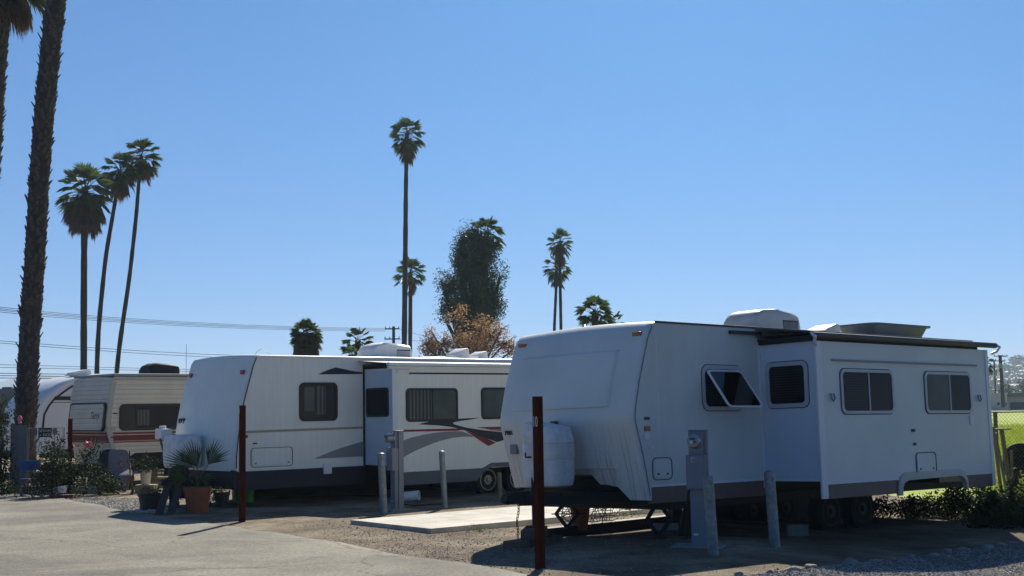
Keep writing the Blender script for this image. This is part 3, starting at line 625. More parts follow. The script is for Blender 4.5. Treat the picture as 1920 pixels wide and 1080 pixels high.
# chain
mb = MB()
for k_ in range(12):
    z = .62-k_*.036; u = -1.22+.012*math.sin(k_*.8)
    c = (u-.03*k_/12, WA/2+.05, z); a = (k_ % 2)*math.pi/2; pts = []
    for j in range(9):
        q = j*math.pi/4; pts.append((c[0]+.014*math.cos(q)*math.cos(a), c[1]+.014*math.cos(q)*math.sin(a), c[2]+.024*math.sin(q)))
    mb.tube(pts, .005, 5, cap=False)
mb.build('safety_chain', M['black'], A)
# stabiliser scissor jack
def scissor(root, u, v, z0, z1):
    mb = MB(); zc = (z0+z1)/2
    for s in (-1, 1):
        mb.tube([(u, v, z1), (u+s*.15*.7, v-s*.15*.7, zc), (u, v, z0)], .018, 6); mb.tube([(u, v+.04, z1), (u+s*.15*.7, v-s*.15*.7+.04, zc), (u, v+.04, z0)], .018, 6)
    mb.tube([(u-.16, v+.16, zc), (u+.16, v-.16, zc)], .008, 6); mb.box((u-.07, v-.06, z0-.015), (u+.07, v+.06, z0+.01)); mb.box((u-.05, v-.05, z1-.01), (u+.05, v+.05, z1+.03))
    mb.build('stabiliser_jack', M['black'], root)
scissor(A, .25, 1.92, .22, .60); scissor(A, .35, .35, .14, .60)

# ------------------------------------------------------------------ trailer B
B_fr = frame(.849, 0, -.004); B_o = (-4.895, 25.462, 0); WB, LB = 2.5, 8.6
B = root_of('travel_trailer', 'white travel trailer with navy, red and grey swoosh decals and a navy skirt', B_fr, B_o)
profB = [(-.46, .695), (-.46, .95), (-.42, 1.33), (-.37, 1.65), (-.30, 2.0), (-.20, 2.35), (-.10, 2.68), (-.06, 2.80), (0, 2.875)]
nB = lambda z: float(np.interp(z, [p[1] for p in profB], [p[0] for p in profB]))
shell(profB, LB, WB, lambda v: .695, bow=.05, rad=.06).build('body', M['wallB'], B, smooth=True)
sideB = Pl((0, 0, 0), (1, 0, 0), (0, -1, 0)); slB = Pl((0, -.989, 0), (1, 0, 0), (0, -1, 0)); retB = Pl((2.50, 0, 0), (0, -1, 0), (-1, 0, 0))
boxpart('roof_trim', B, sideB, -.0, 2.83, LB, 2.875, -.01, .025, M['wtrim'], .005)
# corner trim following the slanting nose
mb = MB()
mb.tube([(nB(z)+.035, -.004, z) for z in (.75, .95, 1.33, 1.65, 2.0, 2.35, 2.68, 2.84)], .011, 6); mb.build('corner_trim', M['gasket'], B)
boxpart('skirt', B, sideB, -.38, .34, 2.46, .685, -.05, .006, M['navy'])
boxpart('bottom_trim', B, sideB, -.40, .685, 2.46, .715, -.05, .012, M['wtrim'])
boxpart('lower_panel', B, sideB, -.38, .70, 2.46, .82, -.05, .003, M['wallB'])
boxpart('shade_panel', B, Pl((0, WB, 0), (1, 0, 0), (0, 1, 0)), .9, -.1, LB, .75, -.04, 0, M['black'])  # added black panel, hides the sunlit ground behind so the underside stays dark
mb = MB()
for k_ in range(9): mb.box((-.47, .02, .36+k_*.04), (-.40+.01*(k_ % 2), WB-.02, .393+k_*.04))
mb.box((-.44, .01, .35), (-.38, WB-.01, .72)); mb.build('front_skirt', M['navy'], B)
decal(B, sideB, [(-.30, 1.40), (2.45, 1.43), (2.45, 1.475), (-.31, 1.445)], M['decaltan'])
decal(B, sideB, [(1.39, 2.52), (1.60, 2.60), (1.80, 2.66), (2.05, 2.62), (2.25, 2.585), (2.45, 2.57), (2.45, 2.53)], M['decalnavy'])
decal(B, sideB, [(1.28, .865), (1.7, 1.0), (2.1, 1.10), (2.45, 1.17), (2.45, .875)], M['decalgrey'])
hatch(B, sideB, -.12, .75, .80, 1.12, M['wallB'])
marker(B, sideB, -.24, 1.34, 'redlens', .10, .06)
boxpart('latch', B, sideB, -.07, 1.19, .01, 1.215, 0, .02, M['gasket'])
boxpart('water_inlet', B, sideB, 1.49, .56, 1.68, .76, 0, .05, M['white'], .02)
window(B, sideB, .95, 1.60, 1.84, 2.36, M['blackwin'], ['brownglass'], fw=.06, r=.11)
pl_ = Pl((0, -.012, 0), (1, 0, 0), (0, -1, 0))
decal(B, pl_, rr(1.06, 1.80, 1.30, 2.27, .03), M['curtain2'], .003, 'curtain'); decal(B, pl_, rr(1.33, 1.72, 1.56, 2.29, .03), M['curtain'], .003, 'curtain')  # two pale strips paint a reflection in this window
for v in (.22, 2.28):
    mb = MB(); mb.box((nB(2.55)-.06, v-.05, 2.52), (nB(2.55)+.03, v+.05, 2.60)); mb.build('marker_light', M['redlens'], B, bevel=.01)
plNB = Pl((nB(1.62)-.01, 0, 1.60), (0, -1, 0), (-1, 0, 0), (-.17, 0, 1))
text_obj('lettering', 'rry', M['letter'], B, plNB, -2.36, 0, .22, n=0, shear=.3, depth=.02)
sB = bpy.data.objects.new('slide_out', None); C.objects.link(sB); sB.parent = B
mb = MB(); mb.box((2.50, -.989, .70), (7.0, .3, 2.62)); mb.build('slide_box', M['wallB'], sB, bevel=.004)
mb = MB(); mb.box((2.46, -.02, .34), (2.498, .02, 2.72)); mb.box((2.498, -.025, 2.625), (2.53, -.99, 2.70)); mb.build('slide_seal_gap_shade', M['black'], sB)
boxpart('lower_panel', sB, slB, 2.60, .566, 7.0, .78, -.03, .002, M['wallB'])
boxpart('slide_side', sB, retB, .03, .71, .97, 2.58, 0, .004, M['retA'])
boxpart('edge_trim', sB, slB, 2.47, .54, 2.60, 2.6, -.02, .012, M['wtrim'], .006)
window(sB, retB, .08, 1.66, .84, 2.24, M['blackwin'], ['darkglass'], fw=.04, r=.07)
window(sB, slB, 2.80, 1.55, 4.12, 2.22, M['blackwin'], ['curtain', 'curtain2'], fw=.045, r=.09, split=3.47)
window(sB, slB, 4.75, 1.57, 6.07, 2.23, M['blackwin'], ['curtain2', 'darkglass'], fw=.045, r=.09, split=5.41)
boxpart('awning_rail', sB, slB, 2.34, 2.66, 7.1, 2.73, -.02, .09, M['wtrim'], .02)
boxpart('awning_rail', sB, slB, 2.36, 2.60, 7.1, 2.655, -.02, .05, M['wtrim'], .01)
boxpart('awning_bracket', sB, slB, 2.58, 2.52, 2.88, 2.59, 0, .03, M['wtrim'], .006)
boxpart('stripe', sB, slB, 2.88, 2.50, 7.0, 2.535, 0, .004, M['decalnavy'])
mb = MB(); mb.add([(2.36, -1.0, 2.72), (7.1, -1.0, 2.72), (7.1, 0, 2.80), (2.36, 0, 2.80), (2.36, -1.0, 2.71), (7.1, -1.0, 2.71), (7.1, 0, 2.79), (2.36, 0, 2.79)], [(0, 1, 2, 3), (4, 5, 6, 7), (0, 1, 5, 4), (1, 2, 6, 5), (2, 3, 7, 6), (3, 0, 4, 7)]); mb.build('awning_fabric', M['roof'], sB)
decal(sB, slB, [(2.62, 1.40), (4.22, 1.395), (4.33, 1.37), (4.1, 1.35), (2.62, 1.36)], M['decalred'], .0035)
decal(sB, slB, [(4.62, 1.41), (7.0, 1.41), (7.0, 1.365), (5.0, 1.35)], M['decalred'], .0035)
decal(sB, slB, [(4.95, 1.345), (7.0, 1.36), (7.0, 1.30), (5.4, 1.30)], M['decalgrey'], .0030)
decal(sB, slB, [(2.62, 1.16), (2.95, 1.245), (3.2, 1.285), (3.5, 1.32), (3.79, 1.338), (4.05, 1.342), (4.25, 1.33), (4.40, 1.28), (4.55, 1.215), (4.25, 1.225), (3.99, 1.21), (3.68, 1.16), (3.39, 1.09), (3.0, .97), (2.75, .87), (2.62, .82)], M['decalgrey'], .0040)
decal(sB, slB, [(4.33, 1.335), (4.62, 1.26), (4.90, 1.17), (5.14, 1.075), (4.93, 1.015), (4.75, 1.11), (4.55, 1.22)], M['decalred'], .0050)
decal(sB, slB, [(3.10, 1.50), (3.35, 1.545), (3.60, 1.585), (4.1, 1.595), (4.72, 1.605), (4.45, 1.57), (4.15, 1.545), (4.0, 1.52), (3.99, 1.50), (4.05, 1.475), (4.28, 1.42), (4.6, 1.37), (4.95, 1.33), (5.56, 1.27), (5.9, 1.25), (5.9, 1.19), (5.56, 1.17), (5.17, 1.09), (4.74, 1.22), (4.45, 1.31), (4.2, 1.38), (3.95, 1.43), (3.65, 1.465)], M['decalnavy'], .0060)
# grey skirt with arch
mb = MB(); P_ = [(2.60, .31), (4.60, .31), (4.72, .42), (4.85, .52), (5.02, .58), (5.85, .56), (5.98, .47), (6.05, .31), (7.0, .31), (7.0, .56), (6.2, .57), (6.0, .66), (5.0, .665), (4.85, .60), (4.75, .565), (2.60, .565)]
mb.prism(slB, P_, -.03, .01); mb.build('skirt', M['greysk'], sB)
marker(sB, slB, 5.66, .60, 'redlens', .10, .07)
ac_unit(B, 3.35, 4.36, .85, 1.5, 2.89, .36, M['white'], nose=.3, gm=M['white'])
vent_cover(B, 5.72, 6.12, 1.0, 1.4, 2.89, .28, M['white']); vent_cover(B, 6.34, 6.66, 1.0, 1.4, 2.89, .22, M['white'])
mb = MB(); mb.box((4.75, 1.0, 2.89), (5.45, 1.6, 2.97)); mb.build('roof_hatch', M['white'], B, bevel=.02)
mb = MB(); mb.box((.6, .9, 2.88), (.85, 1.1, 2.93)); mb.tube([(.55, 1, 2.9), (.6, 1, 3.0), (.72, 1, 3.06), (.85, 1, 3.0), (.9, 1, 2.9)], .008, 6); mb.build('roof_fitting', M['wtrim'], B)
chassis(B, LB, WB, .38, .6, 1.0, front=-.2)
for u in (5.28, 6.12): wheel(B, u, -.45, .34, -.05); wheel(B, u, WB-.25, .33)
mb = MB(); pts = rr(1.0, 0, 1.85, .55, .2, 5); V = []; lv = [(.75, .85), (.80, .95), (1.0, 1), (1.02, .98), (1.04, 1), (1.25, .99), (1.36, .9), (1.39, .6)]
for z, s in lv: V += [(-.80+(y-.27)*s, 1.42+(x-1.42)*s, z) for x, y in pts]
k = len(pts); mb.add(V, [(a*k+i, a*k+(i+1) % k, (a+1)*k+(i+1) % k, (a+1)*k+i) for a in range(len(lv)-1) for i in range(k)]+[tuple(range(k))[::-1], tuple(range((len(lv)-1)*k, len(lv)*k))])
mb.build('propane_cover', M['tank'], B, smooth=True)
mb = MB(); mb.box((-.9, 2.1, 1.30), (-.66, 2.38, 1.50)); mb.tube([(-.8, 2.24, 1.5), (-.8, 2.24, 1.56)], .07, 12); mb.build('jack_head', M['white'], B, bevel=.02)
# ------------------------------------------------------------------ trailer C (old ribbed one)
C_fr = frame(.84, 0, 0); C_o = (-10.176, 34.0, 0); WC, LC = 2.4, 6.4
Ct = root_of('travel_trailer', 'old ribbed cream travel trailer with red stripes and a sloping nose cover', C_fr, C_o)
profC = [(.06, .50), (.02, .77), (-.10, 1.15), (-.17, 1.40), (-.17, 1.65), (-.10, 2.25), (-.03, 2.62), (.02, 2.71)]
nC = lambda z: float(np.interp(z, [p[1] for p in profC], [p[0] for p in profC]))
mC = M['wallC']
def ribs(N, L, co):
    wv = N.new('ShaderNodeTexWave'); wv.bands_direction = 'Z'; wv.inputs['Scale'].default_value = 2.6; L.new(co, wv.inputs[0])
    bp = N.new('ShaderNodeBump'); bp.inputs['Strength'].default_value = 1; bp.inputs['Distance'].default_value = .012; L.new(wv.outputs[0], bp.inputs['Height']); L.new(bp.outputs[0], N['Principled BSDF'].inputs['Normal'])
    c = N.new('ShaderNodeValToRGB'); c.color_ramp.elements[0].position = 0; c.color_ramp.elements[1].position = .06; c.color_ramp.elements[0].color = (.62, .60, .56, 1); c.color_ramp.elements[1].color = (1, 1, 1, 1); L.new(wv.outputs[0], c.inputs[0]); return c.outputs[0]
mulmask(mC, ribs)
shell(profC, LC, WC, lambda v: .5, bow=.03, rad=.07, crown=.05).build('body', mC, Ct, smooth=True)
sC = Pl((0, 0, 0), (1, 0, 0), (0, -1, 0))
mb = MB(); zz = [.55, .77, 1.15, 1.40, 1.65, 2.25, 2.62]
mb.add([p for z in zz for p in ((nC(z)-.012, -.016, z), (nC(z)+.11, -.016, z), (nC(z)+.11, .02, z), (nC(z)-.012, .02, z))], [(i*4+j, i*4+(j+1) % 4, (i+1)*4+(j+1) % 4, (i+1)*4+j) for i in range(len(zz)-1) for j in range(4)]+[(0, 1, 2, 3), (24, 25, 26, 27)])
mb.build('corner_trim', M['ivory'], Ct)
boxpart('roof_trim', Ct, sC, .0, 2.67, LC, 2.75, -.01, .03, M['ivory'], .01)
mb = MB(); mb.box((.0, -.03, 2.76), (LC, WC+.03, 2.83)); mb.build('roof', M['roof'], Ct, bevel=.03)
window(Ct, sC, .16, 1.37, 1.92, 2.05, M['blackwin'], ['brownglass', 'darkglass', 'brownglass'], fw=.07, r=.13, split=.62)
decal(Ct, Pl((0, -.012, 0), (1, 0, 0), (0, -1, 0)), rr(.66, 1.5, 1.0, 1.9, .02), M['curtain'], .003, 'curtain')
def stripe_both(z0, z1, m):
    decal(Ct, sC, [(.0, z0), (LC, z0), (LC, z1), (.0, z1)], m, .022)
    mb = MB(); mb.add([(nC((z0+z1)/2)-.05, .02, z0), (nC((z0+z1)/2)-.05, WC-.02, z0), (nC((z0+z1)/2)-.05, WC-.02, z1), (nC((z0+z1)/2)-.05, .02, z1), (nC(z0)+.02, .02, z0), (nC(z0)+.02, WC-.02, z0), (nC(z0)+.02, WC-.02, z1), (nC(z0)+.02, .02, z1)], [(0, 1, 2, 3), (4, 5, 6, 7), (0, 1, 5, 4), (1, 2, 6, 5), (2, 3, 7, 6), (3, 0, 4, 7)])
    mb.build('stripe', m, Ct)
stripe_both(1.285, 1.33, M['decalred']); stripe_both(1.12, 1.26, M['decalred']); stripe_both(1.075, 1.10, M['decalred'])
pf = Pl((nC(1.75)-.045-.175, 0, 0), (0, -1, 0), (-1, 0, 0), (.10, 0, 1))
mb = MB(); mb.prism(pf, rr(-2.1, 1.40, -.12, 2.06, .10), -.1, .03); g = mb.build('window_shutter', M['wallC'], Ct, bevel=.02)
mb = MB(); mb.ring(pf, rr(-2.15, 1.36, -.07, 2.10, .13), rr(-2.09, 1.41, -.13, 2.05, .10), -.1, .02); mb.build('gasket', M['darklens'], g)
text_obj('lettering', 'Terry', M['letter'], Ct, pf, -.85, 1.68, .26, n=.034, shear=.35, sx=.9)
boxpart('outlet_cover', Ct, sC, -.05, 1.38, .08, 1.48, 0, .02, M['ivory'], .005); boxpart('marker_light', Ct, sC, .0, 1.80, .10, 1.83, 0, .025, M['darklens'], .004)
marker(Ct, sC, -.02, 1.21, 'amber', .10, .05)
ac_unit(Ct, 1.46, 2.32, .9, 1.6, 2.82, .33, M['black'], grille=None, nose=.25)
chassis(Ct, LC, WC, .35, .5, 1.1)
for u in (3.2, 4.0): wheel(Ct, u, .1, .33)
mb = MB(); mb.tube([loc((np.eye(3)), (0, 0, 0), 2.35, .6, 2.83), (2.30, .5, 3.65)], .006, 5); mb.build('antenna', M['gasket'], Ct)
# ------------------------------------------------------------------ trailer D (curved nose)
D_o = (-13.461, 42.0, 0); D_fr = frame(.84, 0, 0); WD, LD = 2.5, 9
D = root_of('travel_trailer', 'white travel trailer with a rounded nose and black stripe, behind the shaggy palm trunk', D_fr, D_o)
profD = [(-1.55, .7), (-1.64, 1.53), (-1.60, 1.94), (-1.45, 2.22), (-1.28, 2.42), (-1.0, 2.62), (-.77, 2.78), (-.4, 2.92), (0, 3.0), (.6, 3.05)]
shell(profD, LD, WD, lambda v: .7, bow=.18, rad=.18, crown=.04).build('body', M['wallD'], D, smooth=True)
sD = Pl((0, 0, 0), (1, 0, 0), (0, -1, 0))
mb = MB(); mb.tube([(p[0]+.30, -.01, p[1]-.12) for p in profD[1:]]+[(LD, -.01, 2.94)], .03, 8); mb.build('nose_trim', M['navy'], D)
boxpart('stripe', D, sD, -.98, 2.25, LD, 2.37, 0, .012, M['decalnavy']); boxpart('stripe', D, sD, -1.1, 2.17, LD, 2.19, 0, .012, M['tub'])
vent_cover(D, -.15, .5, .6, 1.1, 3.05, .18, M['white'])
chassis(D, LD, WD, .4, .7, .6)

# ------------------------------------------------------------------ posts, bollards, meters
def red_post(px, py, top, wpx, num, label, rz, sy, numbers_dx=0):
    P = gnd(px, py); t = None
    d = P[1]; r = ray(px, top); zt = EYE[2]+r[2]/r[1]*d
    h = zt-P[2]; s = wpx/(FPX/d)/1.32
    t = thing('wooden_post', label, 'post', (P[0], P[1], P[2]), rz, 'oxblood numbered posts')
    mb = MB(); mb.box((-s/2, -s/2, -.1), (s/2, s/2, h)); mb.build('post', M['redpost'], t, bevel=.006)
    if num:
        pl = Pl((0, 0, 0), (0, -1, 0), (-1, 0, 0)) if sy == 'x' else Pl((0, 0, 0), (1, 0, 0), (0, -1, 0))
        if sy == 'x':
            pl = Pl((-s/2, 0, 0), (0, -1, 0), (-1, 0, 0))
        text_obj('number', num, M['wletter'], t, pl, -s/2+.004, h-numbers_dx, .16, n=.002, sx=.56)
    return t
red_post(1013, 1066, 743, 19, '10', 'tall oxblood painted post in front of the nearest white trailer nose', R_(36), 'x', .32)
red_post(454, 978, 760, 14, '9', 'oxblood post in front of the navy skirted trailer', R_(24), 'x', .16)
red_post(130, 926, 785, 10, '8', 'oxblood post by the cream ribbed trailer, farthest along the row', R_(24), 'x', .16)
def bollard(px, py, top, wpx, label, lean=.045):
    P = gnd(px, py); d = P[1]; h = EYE[2]+ray(px, top)[2]/ray(px, top)[1]*d-P[2]; r = wpx/(FPX/d)/2
    mb = MB(); mb.lathe((0, 0, 0), [(r, -.1), (r, h-.03), (r*.96, h-.012), (r*.8, h), (.01, h+.012)], 24)
    o = mb.build('bollard', M['steel'], smooth=True); o.location = P; o.rotation_euler = (0, -lean, 0)
    return tag(o, label, 'bollard', 'galvanised pipe bollards')
bollard(720, 962, 850, 14, 'leftmost grey pipe bollard, left of the meter before the swoosh trailer')
bollard(834, 952, 846, 11, 'grey pipe bollard right of the meter before the swoosh trailer')
bollard(1338, 1041, 893, 20, 'grey pipe bollard touching the meter pedestal of the nearest trailer')
bollard(1453, 1026, 883, 20, 'rightmost grey pipe bollard, before the slide-out corner')
def pedestal(px, py, rz, s, label, sticker):
    P = gnd(px, py); t = thing('meter_pedestal', label, 'electric meter', (P[0], P[1], P[2]), rz, 'electric meter pedestals')
    mb = MB(); mb.box((-.105*s, -.0, 0), (.125*s, .10*s, 1.46*s)); mb.box((-.11*s, -.03, 1.45*s), (.13*s, .105*s, 1.47*s)); mb.build('column', M['greybox'], t, bevel=.006)
    mb = MB(); mb.box((-.09*s, -.07, 0), (.10*s, -.001, .735*s)); mb.build('lower_cover', M['greybox'], t, bevel=.004)
    mb = MB(); mb.box((-.10*s, -.055, 1.15*s), (.085*s, -.001, 1.445*s)); mb.build('meter_socket', M['greybox'], t, bevel=.004)
    mb = MB(); mb.lathe((-.01*s, -.055, 1.33*s), [(.10*s, 0), (.10*s, .03), (.088*s, .035), (.086*s, .11), (.075*s, .14), (.01, .148)], 28, ax=(0, -1, 0)); m_ = mb.build('meter', M['meterg'], t, smooth=True)
    mb = MB(); mb.box((-.055*s, -.212, 1.35*s), (.02*s, -.18, 1.37*s)); mb.box((.0*s, -.212, 1.31*s), (.025*s, -.18, 1.335*s)); mb.build('dial', M['letter'], m_)
    mb = MB(); mb.box((-.05*s, -.212, 1.30*s), (-.015*s, -.18, 1.34*s)); mb.build('label_plate', M['wletter'], m_)
    mb = MB(); mb.box((-.125*s, -.13, .72*s), (.115*s, -.002, 1.15*s)); pb = mb.build('breaker_box', M['greybox'], t, bevel=.006)
    mb = MB(); mb.box((-.115*s, -.137, .735*s), (.105*s, -.131, 1.135*s)); mb.build('box_door', M['greybox'], pb, bevel=.003)
    mb = MB(); mb.box((-.055*s, -.141, 1.06*s), (-.015*s, -.1375, 1.125*s)); st = mb.build('number_sticker', M['wletter'], pb)
    text_obj('number', sticker, M['letter'], pb, Pl((0, -.141, 0), (1, 0, 0), (0, -1, 0)), -.05*s, 1.065*s, .07*s, n=.001)
    mb = MB(); mb.box((-.06*s, -.0725, .14*s), (.0*s, -.070, .165*s)); mb.build('data_plate', M['wtrim'], t)
    mb = MB(); mb.box((-.32, -.22, -.04), (.30, .26, .012)); mb.build('base_pad', M['stone'], t, bevel=.008)
    mb = MB(); mb.tube([(-.09*s, -.03, .74*s), (-.125*s, -.02, .66*s), (-.14*s, .02, .45*s), (-.20*s, .12, .1), (-.3, .5, .03), (-.2, 1.2, .03)], .014, 8); mb.build('power_cord', M['black'], t, smooth=True)
    return t
pedestal(1312, 1024, R_(-18), .94, 'grey electric meter pedestal in front of the nearest white trailer', '8')
pedestal(743, 955, R_(-58), .97, 'grey electric meter pedestal in front of the swoosh trailer', '9')
P = gnd(938, 933); mb = MB(); mb.lathe((0, 0, 0), [(.045, -.1), (.047, .46), (.04, .5), (.01, .5)], 12); o = mb.build('timber_stub', M['olive'], smooth=True); o.location = P; o.rotation_euler = (0, -.03, 0)
tag(o, 'short peeled yellowish wooden stub before the rear wheel of the swoosh trailer', 'post')
P = gnd(770, 940); mb = MB(); mb.lathe((0, 0, .1), [(.10, -.17), (.10, .17), (.085, .17), (.085, -.1), (.02, -.1)], 16, ax=(1, -.2, .1)); o = mb.build('plastic_pipe', M['white'], smooth=True); o.location = P
tag(o, 'short white plastic pipe lying under the swoosh trailer', 'pipe')
# wood cribbing under the jack and clutter below trailer A
def lbox(fr, o, u, v, z, su, sv, sz, rot=0):
    def m_(a, b, c):
        x = a*math.cos(rot)-b*math.sin(rot); y = a*math.sin(rot)+b*math.cos(rot); return loc(fr, o, u+x, v+y, z+c)
    return m_
for k_, (z, rot, lab) in enumerate(((.08, .35, 'thick weathered timber block, bottom one under the tongue jack'), (.20, .75, 'weathered timber block lying on another under the tongue jack'))):
    mb = MB(); mb.box((-.58+.14*k_, -.14, 0), (.52-.1*k_, .14, .115), M=lbox(A_fr, A_o, -1.0, 1.25, z, 0, 0, 0, rot)); tag(mb.build('timber_block', M['wood'], bevel=.008), lab, 'timber block', 'timber blocks under the nose')
def wpt(u, v, z): return loc(A_fr, A_o, u, v, z)
mb = MB(); p0 = wpt(.85, 2.3, 0); mb.lathe((p0[0], p0[1], .08), [(.10, 0), (.14, .30), (.155, .30), (.155, .35), (.13, .35)], 20)
tag(mb.build('clay_pot', M['terra'], smooth=True), 'terracotta pot standing in the sun beyond the nose of the nearest trailer', 'pot')
random.seed(21)
for q, (u, v, lab) in enumerate(((1.3, 2.6, 'tangled roll of wire fencing under the nearest trailer'), )):
    mb = MB(); c = wpt(u, v, .08)
    for i in range(26):
        a = random.uniform(0, 6.28); p = np.array(c)+[random.uniform(-.35, .35), random.uniform(-.3, .3), 0]; b_ = p+[random.uniform(-.2, .2), random.uniform(-.2, .2), random.uniform(.25, .45)]
        mid = (p+b_)/2+[random.uniform(-.1, .1), random.uniform(-.1, .1), 0]; mb.tube([p, mid, b_], .007, 4)
    for i in range(6):
        z = .12+i*.06; mb.tube([np.array(c)+[.38*math.cos(t)+random.uniform(-.03, .03), .33*math.sin(t), z+random.uniform(-.03, .03)] for t in np.linspace(0, 6.28, 14)], .006, 4)
    tag(mb.build('wire_roll', M['black']), lab, 'wire roll')
for (u, v, sx, sy, sz, m, nm, lab) in ((2.2, 1.9, .35, .12, .10, 'conc', 'concrete_block', 'pale concrete block under the nearest trailer, by the meter'), (2.5, 2.5, .55, .10, .07, 'wood', 'board', 'dark board lying under the nearest trailer, right of the concrete block'), (2.75, 2.2, .16, .2, .26, 'black', 'crate', 'small black crate under the nearest trailer beside the meter'), (1.5, .9, .22, .22, .42, 'black', 'support_stand', 'black support stand under the nearest trailer front corner'), (3.3, .4, .3, .16, .16, 'stone', 'concrete_block', 'grey block in deep shade behind the grey bollard')):
    P0 = wpt(u, v, 0); P0[2] = H(P0[0], P0[1]); mb = MB()
    if nm == 'support_stand':
        mb.lathe((P0[0], P0[1], P0[2]), [(.2, 0), (.17, .03), (.05, .38), (.09, .42), (.09, .46)], 4)
    elif nm == 'concrete_block':
        mb.box((-sx/2, -sy/2, 0), (sx/2, sy/2, sz), M=lambda a, b, c: (P0[0]+a, P0[1]+b, P0[2]+c))
    else: mb.box((-sx/2, -sy/2, 0), (sx/2, sy/2, sz), M=lambda a, b, c: (P0[0]+a*.9-b*.3, P0[1]+b*.9+a*.3, P0[2]+c))
    if nm == 'crate':
        for k_ in range(4): mb.box((-sx/2-.01, -sy/2-.01, k_*.07), (sx/2+.01, sy/2+.01, k_*.07+.02), M=lambda a, b, c: (P0[0]+a*.9-b*.3, P0[1]+b*.9+a*.3, P0[2]+c))
    tag(mb.build(nm, M[m], bevel=.006), lab, nm.replace('_', ' '))

mb = MB(); pa_, pb_ = wpt(.1, 2.25, 0), wpt(3.3, 2.35, 0); dd = (pb_-pa_)/np.linalg.norm(pb_-pa_); nn_ = np.array([-dd[1], dd[0], 0])
mb.box((0, 0, 0), (3.2, .16, .15), M=lambda a, b, c: (pa_[0]+dd[0]*a+nn_[0]*b, pa_[1]+dd[1]*a+nn_[1]*b, c)); tag(mb.build('shade_beam', M['black'], bevel=.01), 'long black beam added to shade the ground along the far side under the nearest trailer', 'beam')  # beam added to cut the sunlight coming in under the belly
# ------------------------------------------------------------------ vegetation kit
def leaf_quads(mb, c, n, rad, size, rnd, flat=1.0, droop=0, shape=2.0):
    for _ in range(n):
        while True:
            p = Vector((rnd.uniform(-1, 1), rnd.uniform(-1, 1), rnd.uniform(-1, 1)))
            if p.length <= 1: break
        p = Vector((p.x*rad[0], p.y*rad[1], p.z*rad[2]))+Vector(c)
        d = Vector((rnd.gauss(0, 1), rnd.gauss(0, 1), rnd.gauss(0, .7)-droop)).normalized(); s = d.orthogonal().normalized()
        s = (s*math.cos(rnd.uniform(0, 6))+d.cross(s)*math.sin(rnd.uniform(0, 6))).normalized()
        L_ = size*rnd.uniform(.6, 1.3); W_ = L_/shape
        mb.add([p, p+d*L_*.5+s*W_*.5, p+d*L_, p+d*L_*.5-s*W_*.5], [(0, 1, 2, 3)])
def fan(mb, o, d, up, L, W, rnd, nl=15, spread=1.25, droop=.25, mi=0, wid=None):
    """palmate leaf blade: o hastula, d outward direction, up blade normal"""
    d = d.normalized(); side = d.cross(up).normalized(); up = side.cross(d).normalized(); wl = wid or L*.058
    for k in range(nl):
        a = (k/(nl-1)*2-1)*spread; e = d*math.cos(a)+side*math.sin(a); l = L*(1-.22*(abs(a)/spread)**2)*rnd.uniform(.88, 1.08)
        f = e.cross(up).normalized()
        m1 = o+e*l*.55+up*l*.05*math.cos(a)-Vector((0, 0, 1))*droop*l*.10; t = o+e*l-Vector((0, 0, 1))*droop*l*rnd.uniform(.3, .9)
        mb.add([o, m1+f*wl, t, m1-f*wl], [(0, 1, 2), (0, 2, 3)], mi)
